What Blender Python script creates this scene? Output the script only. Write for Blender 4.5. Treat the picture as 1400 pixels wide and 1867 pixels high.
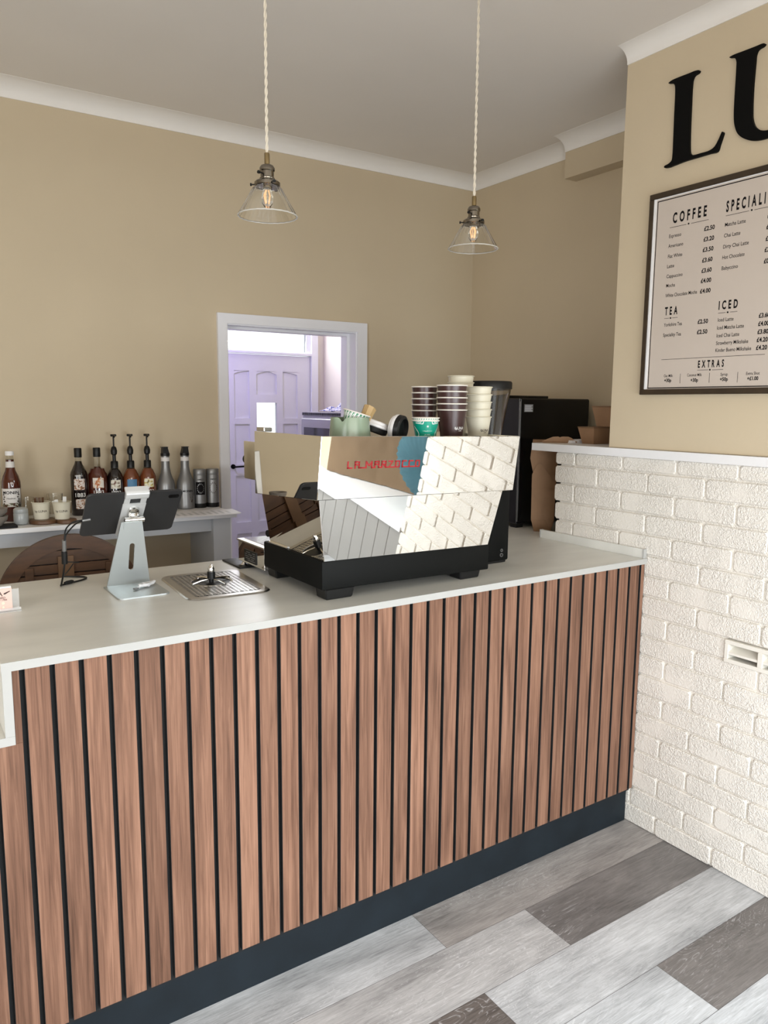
import bpy, bmesh, math, random
from mathutils import Matrix, Vector
random.seed(7)
PI = math.pi
R = math.radians
SC = bpy.context.scene
COL = SC.collection
for o in list(bpy.data.objects):
    bpy.data.objects.remove(o)

# ------------------------------------------------------------------ camera
def make_camera():
    yaw, pitch, roll = 0.5897558, -0.1396312, 0.0083834
    f = Vector((math.sin(yaw)*math.cos(pitch), math.cos(yaw)*math.cos(pitch), math.sin(pitch)))
    r = Vector((math.cos(yaw), -math.sin(yaw), 0))
    u = r.cross(f)
    r2 = math.cos(roll)*r + math.sin(roll)*u
    u2 = -math.sin(roll)*r + math.cos(roll)*u
    cd = bpy.data.cameras.new('camera')
    cd.sensor_fit = 'HORIZONTAL'
    cd.sensor_width = 36
    cd.lens = 36*1376.11/1400
    cd.clip_start = 0.05
    cam = bpy.data.objects.new('camera', cd)
    COL.objects.link(cam)
    m = Matrix((r2, u2, -f)).transposed().to_4x4()
    m.translation = Vector((0, 0, 1.6))
    cam.matrix_world = m
    SC.camera = cam
make_camera()

# ------------------------------------------------------------------ light and exposure
SC.view_settings.view_transform = 'Standard'
SC.view_settings.look = 'None'
SC.view_settings.gamma = 1.0
SC.view_settings.use_curve_mapping = False
SC.view_settings.exposure = 0.02
SC.cycles.max_bounces = 10
SC.cycles.diffuse_bounces = 5
SC.cycles.glossy_bounces = 5
SC.cycles.transmission_bounces = 10
SC.cycles.transparent_max_bounces = 12
SC.cycles.sample_clamp_indirect = 6.0
SC.cycles.caustics_refractive = False
SC.cycles.caustics_reflective = False

W = bpy.data.worlds.new('sky')
SC.world = W
W.use_nodes = True
W.node_tree.nodes['Background'].inputs[0].default_value = (0.93, 0.97, 1.0, 1)
W.node_tree.nodes['Background'].inputs[1].default_value = 2.2

def area_light(name, loc, direction, sx, sy, power, col):
    l = bpy.data.lights.new(name, 'AREA')
    l.shape = 'RECTANGLE'
    l.size, l.size_y = sx, sy
    l.energy = power
    l.color = col
    o = bpy.data.objects.new(name, l)
    COL.objects.link(o)
    o.location = loc
    o.rotation_euler = Vector(direction).to_track_quat('-Z', 'Y').to_euler()
    return o
# daylight through the shop front behind the photographer and through the top lights of the bay
area_light('daylight_door_glass', (1.05, -0.72, 1.05), (0.10, 0.60, -0.82), 1.9, 1.3, 112, (0.88, 0.95, 1.0))
area_light('daylight_fanlight', (0.35, -0.83, 1.90), (0.10, 1, 0.1), 2.6, 0.7, 24, (1.0, 0.92, 0.80))
area_light('added_side_fill', (-1.70, 0.25, 1.20), (1, 0.1, 0.0), 1.3, 1.5, 50, (0.97, 0.98, 1.0))  # added fill with no known window behind it, brightens menu wall and bricks
area_light('daylight_bay_toplight', (2.78, -0.30, 2.35), (-0.75, 0.35, -0.55), 0.7, 0.5, 34, (0.80, 0.96, 1.0))
area_light('daylight_back_door', (2.23, 4.78, 2.18), (0, -1, -0.25), 0.6, 0.35, 9, (0.95, 0.97, 1.0))
area_light('hall_violet_lamp', (1.45, 4.15, 2.10), (0.55, 0.65, -0.50), 0.15, 0.15, 5.5, (0.48, 0.42, 1.0))

# ------------------------------------------------------------------ materials
def new_mat(name):
    m = bpy.data.materials.new(name)
    m.use_nodes = True
    nt = m.node_tree
    return m, nt, nt.nodes['Principled BSDF']
def srgb(r, g, b):
    f = lambda c: (c/255/12.92 if c/255 <= 0.04045 else ((c/255+0.055)/1.055)**2.4)
    return (f(r), f(g), f(b))
def N(nt, typ, **kw):
    n = nt.nodes.new(typ)
    for k, v in kw.items():
        if k in n.inputs:
            n.inputs[k].default_value = v
        else:
            setattr(n, k, v)
    return n
def mat(name, col, rough=0.5, metal=0.0, var=0.04, vscale=6.0, bump=0.0, bscale=60.0, spec=None, coat=0.0, trans=0.0, ior=None, emit=None, estr=0.0, stretch=None, alpha=None):
    """procedural material: base colour with a small noise variation, optional bump"""
    m, nt, p = new_mat(name)
    tc = N(nt, 'ShaderNodeTexCoord')
    src = tc.outputs['Object']
    if stretch:
        mp = N(nt, 'ShaderNodeMapping')
        mp.inputs['Scale'].default_value = stretch
        nt.links.new(src, mp.inputs['Vector'])
        src = mp.outputs['Vector']
    p.inputs['Roughness'].default_value = rough
    p.inputs['Metallic'].default_value = metal
    if spec is not None: p.inputs['Specular IOR Level'].default_value = spec
    if coat: 
        p.inputs['Coat Weight'].default_value = coat
        p.inputs['Coat Roughness'].default_value = 0.06
    if trans: p.inputs['Transmission Weight'].default_value = trans
    if ior: p.inputs['IOR'].default_value = ior
    if alpha is not None: p.inputs['Alpha'].default_value = alpha
    if emit:
        p.inputs['Emission Color'].default_value = (*emit, 1)
        p.inputs['Emission Strength'].default_value = estr
    if var:
        no = N(nt, 'ShaderNodeTexNoise', Scale=vscale, Detail=4.0)
        nt.links.new(src, no.inputs['Vector'])
        cr = N(nt, 'ShaderNodeValToRGB')
        cr.color_ramp.elements[0].position = 0.3
        cr.color_ramp.elements[1].position = 0.7
        cr.color_ramp.elements[0].color = (*[c*(1-var) for c in col], 1)
        cr.color_ramp.elements[1].color = (*[min(1, c*(1+var)) for c in col], 1)
        nt.links.new(no.outputs['Fac'], cr.inputs['Fac'])
        nt.links.new(cr.outputs['Color'], p.inputs['Base Color'])
    else:
        p.inputs['Base Color'].default_value = (*col, 1)
    if bump:
        nb = N(nt, 'ShaderNodeTexNoise', Scale=bscale, Detail=3.0)
        nt.links.new(src, nb.inputs['Vector'])
        b = N(nt, 'ShaderNodeBump', Strength=bump, Distance=0.002)
        nt.links.new(nb.outputs['Fac'], b.inputs['Height'])
        nt.links.new(b.outputs['Normal'], p.inputs['Normal'])
    return m

M = {}
M['wall'] = mat('beige_wall_paint', (0.60, 0.505, 0.36), 0.75, var=0.02, vscale=3, bump=0.08, bscale=220)
M['ceiling'] = mat('ceiling_paint', (0.78, 0.745, 0.70), 0.85, var=0.02, vscale=2)
M['cove'] = mat('white_coving_paint', (0.86, 0.84, 0.81), 0.7, var=0.015)
M['white_gloss'] = mat('white_gloss_paint', (0.84, 0.85, 0.90), 0.3, var=0.015)
M['door_white'] = mat('white_door_paint', (0.78, 0.78, 0.82), 0.35, var=0.015)
M['hall_wall'] = mat('hall_wall_paint', (0.72, 0.66, 0.60), 0.7, var=0.02)
M['shelf_white'] = mat('white_melamine', (0.84, 0.84, 0.85), 0.35, var=0.01)
M['worktop'] = mat('pale_concrete_laminate', (0.71, 0.705, 0.66), 0.36, var=0.09, vscale=2.5, bump=0.02, bscale=300, stretch=(1.0, 3.0, 1.0))
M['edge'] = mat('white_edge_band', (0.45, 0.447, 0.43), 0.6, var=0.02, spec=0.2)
M['plinth'] = mat('black_board', (0.0085, 0.0135, 0.0185), 0.6, var=0.2, vscale=10, spec=0.25)
M['backing'] = mat('black_felt', (0.006, 0.007, 0.008), 0.85, var=0.1)
M['black'] = mat('black_plastic', (0.007, 0.007, 0.007), 0.42, var=0.05, spec=0.3)
M['satin_black'] = mat('satin_black_metal', (0.004, 0.0043, 0.004), 0.6, var=0.05, spec=0.12)
M['gloss_black'] = mat('gloss_black', (0.003, 0.003, 0.0035), 0.2, var=0.05)
M['mirror'] = mat('polished_steel', (0.77, 0.755, 0.72), 0.015, 1.0, var=0.0)
M['steel'] = mat('brushed_steel', (0.52, 0.50, 0.47), 0.28, 1.0, var=0.05, bump=0.03, bscale=200, stretch=(1, 12, 1))
M['chrome'] = mat('chrome', (0.75, 0.74, 0.72), 0.12, 1.0, var=0.0)
M['alu'] = mat('anodised_aluminium', (0.47, 0.50, 0.50), 0.42, 0.75, var=0.02)
M['alu_white'] = mat('pale_aluminium', (0.70, 0.71, 0.71), 0.45, 0.3, var=0.01)
M['silver'] = mat('silver_plastic', (0.235, 0.235, 0.235), 0.38, 0.6, var=0.04)
M['pewter'] = mat('dark_pewter', (0.24, 0.215, 0.18), 0.17, 1.0, var=0.05)
M['brass'] = mat('antique_brass', (0.33, 0.25, 0.13), 0.3, 1.0, var=0.05)
M['red'] = mat('red_enamel', (0.33, 0.005, 0.009), 0.35, var=0.02)
M['kraft'] = mat('kraft_card', (0.27, 0.155, 0.082), 0.7, var=0.06, vscale=20, bump=0.05)
M['kraft_dark'] = mat('kraft_card_inside', (0.20, 0.115, 0.06), 0.8, var=0.06)
M['kraft_paper'] = mat('kraft_paper', (0.185, 0.120, 0.066), 0.7, var=0.12, vscale=3, bump=0.9, bscale=7)
M['cup_brown'] = mat('aubergine_paper_cup', (0.045, 0.018, 0.017), 0.35, var=0.03)
M['cup_cream'] = mat('cream_paper_cup', (0.70, 0.66, 0.53), 0.45, var=0.02)
M['cup_rim'] = mat('white_paper_rim', (0.80, 0.76, 0.69), 0.5, var=0.01)
M['teal'] = mat('teal_print', (0.0, 0.30, 0.20), 0.4, var=0.02)
M['white_print'] = mat('white_print', (0.82, 0.82, 0.80), 0.5, var=0.01)
M['ink'] = mat('black_ink', (0.008, 0.007, 0.008), 0.7, var=0.02, spec=0.1)
M['ink_brown'] = mat('brown_ink', (0.06, 0.04, 0.03), 0.6, var=0.02)
M['sage'] = mat('sage_glaze', (0.26, 0.33, 0.24), 0.25, var=0.03)
M['green_print'] = mat('green_print', (0.05, 0.25, 0.12), 0.5, var=0.02)
M['tan'] = mat('tan_card', (0.46, 0.31, 0.14), 0.55, var=0.05)
M['lid_white'] = mat('white_plastic', (0.72, 0.70, 0.70), 0.35, var=0.01)
M['sheet'] = mat('menu_paper', (0.57, 0.50, 0.44), 0.5, var=0.01)
M['frame_wood'] = mat('dark_walnut_frame', (0.036, 0.022, 0.011), 0.45, var=0.2, vscale=30)
M['sign_black'] = mat('black_acrylic', (0.003, 0.003, 0.003), 0.55, var=0.02, spec=0.1)
M['pink'] = mat('pink_card', (0.78, 0.52, 0.45), 0.5, var=0.02)
M['tablet'] = mat('tablet_black', (0.024, 0.024, 0.0255), 0.5, var=0.03)
M['white_cable'] = mat('white_cable', (0.85, 0.85, 0.86), 0.4, var=0.01)
M['table_wood'] = mat('dark_hardwood', (0.080, 0.036, 0.0145), 0.5, var=0.3, vscale=9, bump=0.1, stretch=(1, 6, 6))
M['dark_gap'] = mat('dark_wood_gap', (0.006, 0.003, 0.002), 0.8, var=0.1)
M['light_board'] = mat('lighter_hardwood', (0.15, 0.080, 0.037), 0.5, var=0.15, vscale=12)
M['board_wood'] = mat('brown_board', (0.11, 0.052, 0.023), 0.45, var=0.2, vscale=12)
M['cord'] = mat('cream_fabric_cord', (0.75, 0.69, 0.58), 0.8, var=0.03)
M['dark_syrup'] = mat('dark_syrup_glass', (0.008, 0.004, 0.004), 0.08, var=0.0, coat=0.6)
M['red_syrup'] = mat('red_brown_syrup', (0.075, 0.013, 0.006), 0.08, var=0.05, coat=0.6)
M['amber_syrup'] = mat('amber_syrup', (0.15, 0.04, 0.012), 0.1, var=0.05, coat=0.6)
M['clear_neck'] = mat('clear_bottle_glass', (0.80, 0.80, 0.76), 0.04, var=0.0, trans=1.0, ior=1.2)
M['label_white'] = mat('white_label', (0.75, 0.73, 0.71), 0.5, var=0.02)
M['label_blue'] = mat('blue_label', (0.07, 0.20, 0.36), 0.5, var=0.1, vscale=60)
M['grey_glaze'] = mat('grey_glaze', (0.36, 0.38, 0.38), 0.25, var=0.03)
M['taupe_glaze'] = mat('taupe_glaze', (0.25, 0.22, 0.19), 0.3, var=0.03)
M['black_cloth'] = mat('black_cloth', (0.006, 0.006, 0.008), 0.9, var=0.05)
M['foil'] = mat('silver_pouch', (0.62, 0.61, 0.58), 0.4, 0.3, var=0.05, bump=0.3, bscale=20)
M['paper'] = mat('white_paper', (0.76, 0.76, 0.80), 0.6, var=0.01)
M['dark_glass'] = mat('dark_oven_glass', (0.02, 0.02, 0.03), 0.06, var=0.0, coat=0.5)
M['shelf_grey'] = mat('pale_grey_board', (0.52, 0.54, 0.57), 0.45, var=0.02)
M['teal_velvet'] = mat('teal_velvet', (0.035, 0.105, 0.135), 0.8, var=0.1)
M['vent'] = mat('cream_vent_plastic', (0.80, 0.77, 0.70), 0.4, var=0.02)
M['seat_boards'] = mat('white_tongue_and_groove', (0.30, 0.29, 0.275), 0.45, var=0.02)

def glass_mat(name, tint, rough=0.0, ior=1.45):
    m, nt, p = new_mat(name)
    p.inputs['Base Color'].default_value = (*tint, 1)
    p.inputs['Roughness'].default_value = rough
    p.inputs['Transmission Weight'].default_value = 1.0
    p.inputs['IOR'].default_value = ior
    no = N(nt, 'ShaderNodeTexNoise', Scale=25.0)
    b = N(nt, 'ShaderNodeBump', Strength=0.03, Distance=0.001)
    nt.links.new(no.outputs['Fac'], b.inputs['Height'])
    nt.links.new(b.outputs['Normal'], p.inputs['Normal'])
    return m
M['glass'] = glass_mat('clear_glass', (0.97, 0.97, 0.95))
M['rim_glint'] = mat('glinting_glass_rim', (0.84, 0.81, 0.74), 0.25, var=0.02, trans=0.35, ior=1.4)  # whitish tint stands in for light caught on the shade's glass edge
M['oven_steel'] = mat('dull_stainless', (0.42, 0.42, 0.45), 0.42, 0.7, var=0.04)
M['hopper'] = glass_mat('smoked_hopper', (0.72, 0.70, 0.67))
M['acrylic'] = mat('clear_acrylic', (0.88, 0.88, 0.88), 0.15, var=0.0, alpha=0.35)
M['frosted'] = glass_mat('frosted_glass', (0.97, 0.98, 0.95), 0.25)
M['filament'] = mat('glowing_filament', (1.0, 0.5, 0.2), 0.5, var=0.0, emit=(1.0, 0.62, 0.32), estr=1.1)

def brick_material():
    m, nt, p = new_mat('cream_painted_brick')
    tc = N(nt, 'ShaderNodeTexCoord')
    n1 = N(nt, 'ShaderNodeTexNoise', Scale=2.0, Detail=2.0)
    nt.links.new(tc.outputs['Object'], n1.inputs['Vector'])
    cr = N(nt, 'ShaderNodeValToRGB')
    cr.color_ramp.elements[0].position, cr.color_ramp.elements[1].position = 0.35, 0.7
    cr.color_ramp.elements[0].color = (0.80, 0.76, 0.695, 1)
    cr.color_ramp.elements[1].color = (0.84, 0.80, 0.735, 1)
    nt.links.new(n1.outputs['Fac'], cr.inputs['Fac'])
    nt.links.new(cr.outputs['Color'], p.inputs['Base Color'])
    p.inputs['Roughness'].default_value = 0.42
    n2 = N(nt, 'ShaderNodeTexNoise', Scale=120.0, Detail=1.6, Distortion=1.2)
    nt.links.new(tc.outputs['Object'], n2.inputs['Vector'])
    mr = N(nt, 'ShaderNodeMapRange')
    mr.inputs['From Min'].default_value, mr.inputs['From Max'].default_value = 0.35, 0.68
    nt.links.new(n2.outputs['Fac'], mr.inputs['Value'])
    n3 = N(nt, 'ShaderNodeTexNoise', Scale=9.0, Detail=1.0)
    nt.links.new(tc.outputs['Object'], n3.inputs['Vector'])
    mr2 = N(nt, 'ShaderNodeMapRange')
    mr2.inputs['From Min'].default_value, mr2.inputs['From Max'].default_value = 0.32, 0.52
    mr2.inputs['To Min'].default_value = 0.25
    nt.links.new(n3.outputs['Fac'], mr2.inputs['Value'])
    mu = N(nt, 'ShaderNodeMath', operation='MULTIPLY')
    nt.links.new(mr.outputs['Result'], mu.inputs[0])
    nt.links.new(mr2.outputs['Result'], mu.inputs[1])
    b = N(nt, 'ShaderNodeBump', Strength=0.7, Distance=0.0030)
    nt.links.new(mu.outputs['Value'], b.inputs['Height'])
    nt.links.new(b.outputs['Normal'], p.inputs['Normal'])
    return m
M['brick'] = brick_material()

SLAT_X0, SLAT_P, SLAT_GAP = 0.2291, 0.06127, 0.0102      # first slat's left edge, pitch, gap
def slat_material():
    m, nt, p = new_mat('walnut_slats')
    L = nt.links.new
    tc = N(nt, 'ShaderNodeTexCoord')
    sp = N(nt, 'ShaderNodeSeparateXYZ')
    L(tc.outputs['Object'], sp.inputs[0])
    a = N(nt, 'ShaderNodeMath', operation='SUBTRACT'); a.inputs[1].default_value = SLAT_X0 - SLAT_GAP/2
    L(sp.outputs['X'], a.inputs[0])
    d = N(nt, 'ShaderNodeMath', operation='DIVIDE'); d.inputs[1].default_value = SLAT_P
    L(a.outputs[0], d.inputs[0])
    fl = N(nt, 'ShaderNodeMath', operation='FLOOR')
    L(d.outputs[0], fl.inputs[0])
    wn = N(nt, 'ShaderNodeTexWhiteNoise', noise_dimensions='1D')
    L(fl.outputs[0], wn.inputs['W'])
    off = N(nt, 'ShaderNodeVectorMath', operation='SCALE'); off.inputs['Scale'].default_value = 9.0
    L(wn.outputs['Color'], off.inputs[0])
    ad = N(nt, 'ShaderNodeVectorMath', operation='ADD')
    L(tc.outputs['Object'], ad.inputs[0]); L(off.outputs[0], ad.inputs[1])
    mp = N(nt, 'ShaderNodeMapping'); mp.inputs['Scale'].default_value = (1, 1, 0.028)
    L(ad.outputs[0], mp.inputs['Vector'])
    n1 = N(nt, 'ShaderNodeTexNoise', Scale=140.0, Detail=6.0, Roughness=0.62, Distortion=0.7)
    L(mp.outputs[0], n1.inputs['Vector'])
    mp2 = N(nt, 'ShaderNodeMapping'); mp2.inputs['Scale'].default_value = (1, 1, 0.07)
    L(ad.outputs[0], mp2.inputs['Vector'])
    n2 = N(nt, 'ShaderNodeTexNoise', Scale=16.0, Detail=2.0, Distortion=1.5)
    L(mp2.outputs[0], n2.inputs['Vector'])
    cr = N(nt, 'ShaderNodeValToRGB')
    e = cr.color_ramp.elements
    e[0].position, e[0].color = 0.33, (0.098, 0.047, 0.029, 1)
    e[1].position, e[1].color = 0.68, (0.36, 0.19, 0.120, 1)
    k = e.new(0.5); k.color = (0.215, 0.107, 0.066, 1)
    mx = N(nt, 'ShaderNodeMath', operation='MULTIPLY_ADD'); mx.inputs[1].default_value = 0.55
    L(n1.outputs['Fac'], mx.inputs[0])
    m2 = N(nt, 'ShaderNodeMath', operation='MULTIPLY'); m2.inputs[1].default_value = 0.45
    L(n2.outputs['Fac'], m2.inputs[0]); L(m2.outputs[0], mx.inputs[2])
    L(mx.outputs[0], cr.inputs['Fac'])
    hs = N(nt, 'ShaderNodeHueSaturation')
    mr = N(nt, 'ShaderNodeMapRange'); mr.inputs['To Min'].default_value, mr.inputs['To Max'].default_value = 0.86, 1.14
    L(wn.outputs['Value'], mr.inputs['Value']); L(mr.outputs[0], hs.inputs['Value'])
    hs.inputs['Saturation'].default_value = 0.95
    L(cr.outputs['Color'], hs.inputs['Color'])
    L(hs.outputs['Color'], p.inputs['Base Color'])
    p.inputs['Roughness'].default_value = 0.6
    p.inputs['Specular IOR Level'].default_value = 0.18
    b = N(nt, 'ShaderNodeBump', Strength=0.12, Distance=0.001)
    L(n1.outputs['Fac'], b.inputs['Height']); L(b.outputs['Normal'], p.inputs['Normal'])
    return m
M['slat'] = slat_material()

def floor_material():
    m, nt, p = new_mat('grey_oak_vinyl_planks')
    L = nt.links.new
    tc = N(nt, 'ShaderNodeTexCoord')
    at = N(nt, 'ShaderNodeAttribute', attribute_name='plank')      # r tint, g warmth, b offset of each plank
    sp = N(nt, 'ShaderNodeSeparateColor')
    L(at.outputs['Color'], sp.inputs[0])
    sc = N(nt, 'ShaderNodeVectorMath', operation='SCALE'); sc.inputs[0].default_value = (13, 7, 3)
    L(sp.outputs['Blue'], sc.inputs['Scale'])
    ad = N(nt, 'ShaderNodeVectorMath', operation='ADD')
    L(tc.outputs['Object'], ad.inputs[0]); L(sc.outputs[0], ad.inputs[1])
    mp = N(nt, 'ShaderNodeMapping'); mp.inputs['Scale'].default_value = (0.07, 1.0, 1)
    L(ad.outputs[0], mp.inputs['Vector'])
    n1 = N(nt, 'ShaderNodeTexNoise', Scale=150.0, Detail=6.0, Roughness=0.72, Distortion=1.0)
    L(mp.outputs[0], n1.inputs['Vector'])
    mp2 = N(nt, 'ShaderNodeMapping'); mp2.inputs['Scale'].default_value = (0.30, 1.0, 1)
    L(ad.outputs[0], mp2.inputs['Vector'])
    n2 = N(nt, 'ShaderNodeTexNoise', Scale=8.0, Detail=4.0, Distortion=0.8)
    L(mp2.outputs[0], n2.inputs['Vector'])
    # white cerused grain lines round the knots
    w = N(nt, 'ShaderNodeMath', operation='MULTIPLY'); w.inputs[1].default_value = 34.0
    L(n2.outputs['Fac'], w.inputs[0])
    fr = N(nt, 'ShaderNodeMath', operation='PINGPONG'); fr.inputs[1].default_value = 0.5
    L(w.outputs[0], fr.inputs[0])
    n3 = N(nt, 'ShaderNodeTexNoise', Scale=160.0, Detail=4.0, Roughness=0.75)
    L(mp.outputs[0], n3.inputs['Vector'])
    s1 = N(nt, 'ShaderNodeMath', operation='MULTIPLY'); L(fr.outputs[0], s1.inputs[0]); L(n3.outputs['Fac'], s1.inputs[1])
    ln = N(nt, 'ShaderNodeMapRange')
    ln.inputs['From Min'].default_value, ln.inputs['From Max'].default_value = 0.20, 0.32
    L(s1.outputs[0], ln.inputs['Value'])
    n4 = N(nt, 'ShaderNodeTexNoise', Scale=3.2, Detail=1.0)
    L(mp2.outputs[0], n4.inputs['Vector'])
    msk = N(nt, 'ShaderNodeMapRange')
    msk.inputs['From Min'].default_value, msk.inputs['From Max'].default_value = 0.46, 0.66
    L(n4.outputs['Fac'], msk.inputs['Value'])
    lnm = N(nt, 'ShaderNodeMath', operation='MULTIPLY'); L(ln.outputs[0], lnm.inputs[0]); L(msk.outputs[0], lnm.inputs[1])
    # base tone
    mixt = N(nt, 'ShaderNodeMix', data_type='RGBA')
    mixt.inputs[6].default_value = (0.085, 0.072, 0.066, 1)
    mixt.inputs[7].default_value = (0.455, 0.465, 0.48, 1)
    L(sp.outputs['Red'], mixt.inputs[0])
    warm = N(nt, 'ShaderNodeMix', data_type='RGBA', blend_type='MULTIPLY')
    warm.inputs[7].default_value = (1.0, 0.90, 0.82, 1)
    L(sp.outputs['Green'], warm.inputs[0]); L(mixt.outputs[2], warm.inputs[6])
    v = N(nt, 'ShaderNodeMath', operation='ADD')
    v1 = N(nt, 'ShaderNodeMapRange'); v1.inputs['From Min'].default_value, v1.inputs['From Max'].default_value = 0.3, 0.7
    v1.inputs['To Min'].default_value, v1.inputs['To Max'].default_value = 0.14, 0.78
    L(n1.outputs['Fac'], v1.inputs['Value'])
    v2 = N(nt, 'ShaderNodeMapRange'); v2.inputs['From Min'].default_value, v2.inputs['From Max'].default_value = 0.3, 0.7
    v2.inputs['To Min'].default_value, v2.inputs['To Max'].default_value = 0.26, 0.80
    L(n2.outputs['Fac'], v2.inputs['Value'])
    L(v1.outputs[0], v.inputs[0]); L(v2.outputs[0], v.inputs[1])
    hs = N(nt, 'ShaderNodeHueSaturation'); L(v.outputs[0], hs.inputs['Value']); L(warm.outputs[2], hs.inputs['Color'])
    fin = N(nt, 'ShaderNodeMix', data_type='RGBA')
    fin.inputs[7].default_value = (0.78, 0.78, 0.79, 1)
    half = N(nt, 'ShaderNodeMath', operation='MULTIPLY'); half.inputs[1].default_value = 0.75
    L(lnm.outputs[0], half.inputs[0]); L(half.outputs[0], fin.inputs[0]); L(hs.outputs['Color'], fin.inputs[6])
    L(fin.outputs[2], p.inputs['Base Color'])
    p.inputs['Roughness'].default_value = 0.42
    b = N(nt, 'ShaderNodeBump', Strength=0.08, Distance=0.001)
    L(n1.outputs['Fac'], b.inputs['Height']); L(b.outputs['Normal'], p.inputs['Normal'])
    return m
M['floor'] = floor_material()

def towel_material():
    m, nt, p = new_mat('blue_print_cotton')
    tc = N(nt, 'ShaderNodeTexCoord')
    no = N(nt, 'ShaderNodeTexNoise', Scale=38.0, Detail=2.0, Distortion=2.0)
    nt.links.new(tc.outputs['Object'], no.inputs['Vector'])
    cr = N(nt, 'ShaderNodeValToRGB')
    cr.color_ramp.interpolation = 'CONSTANT'
    cr.color_ramp.elements[0].color = (0.75, 0.75, 0.82, 1)
    cr.color_ramp.elements[1].position = 0.52
    cr.color_ramp.elements[1].color = (0.08, 0.10, 0.42, 1)
    nt.links.new(no.outputs['Fac'], cr.inputs['Fac'])
    nt.links.new(cr.outputs['Color'], p.inputs['Base Color'])
    p.inputs['Roughness'].default_value = 0.9
    return m
M['towel'] = towel_material()

def picture_material(name, cols, scale):
    m, nt, p = new_mat(name)
    tc = N(nt, 'ShaderNodeTexCoord')
    no = N(nt, 'ShaderNodeTexNoise', Scale=scale, Detail=2.0, Distortion=1.0)
    nt.links.new(tc.outputs['Object'], no.inputs['Vector'])
    cr = N(nt, 'ShaderNodeValToRGB')
    cr.color_ramp.elements[0].position, cr.color_ramp.elements[0].color = 0.36, (*cols[0], 1)
    cr.color_ramp.elements[1].position, cr.color_ramp.elements[1].color = 0.52, (*cols[2], 1)
    k = cr.color_ramp.elements.new(0.45); k.color = (*cols[1], 1)
    nt.links.new(no.outputs['Fac'], cr.inputs['Fac'])
    nt.links.new(cr.outputs['Color'], p.inputs['Base Color'])
    p.inputs['Roughness'].default_value = 0.5
    return m
M['pic_nuts'] = picture_material('nut_picture', ((0.12, 0.05, 0.025), (0.45, 0.22, 0.10), (0.75, 0.70, 0.66)), 90)
M['pic_orange'] = picture_material('orange_picture', ((0.40, 0.10, 0.03), (0.62, 0.30, 0.12), (0.76, 0.72, 0.66)), 55)
M['pic_red'] = picture_material('red_picture', ((0.10, 0.015, 0.015), (0.35, 0.30, 0.22), (0.72, 0.70, 0.62)), 50)
M['pic_vanilla'] = picture_material('vanilla_picture', ((0.10, 0.07, 0.03), (0.60, 0.50, 0.16), (0.76, 0.74, 0.60)), 50)
M['pic_leaf'] = picture_material('hazelnut_picture', ((0.10, 0.035, 0.02), (0.10, 0.12, 0.05), (0.74, 0.72, 0.70)), 70)

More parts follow.
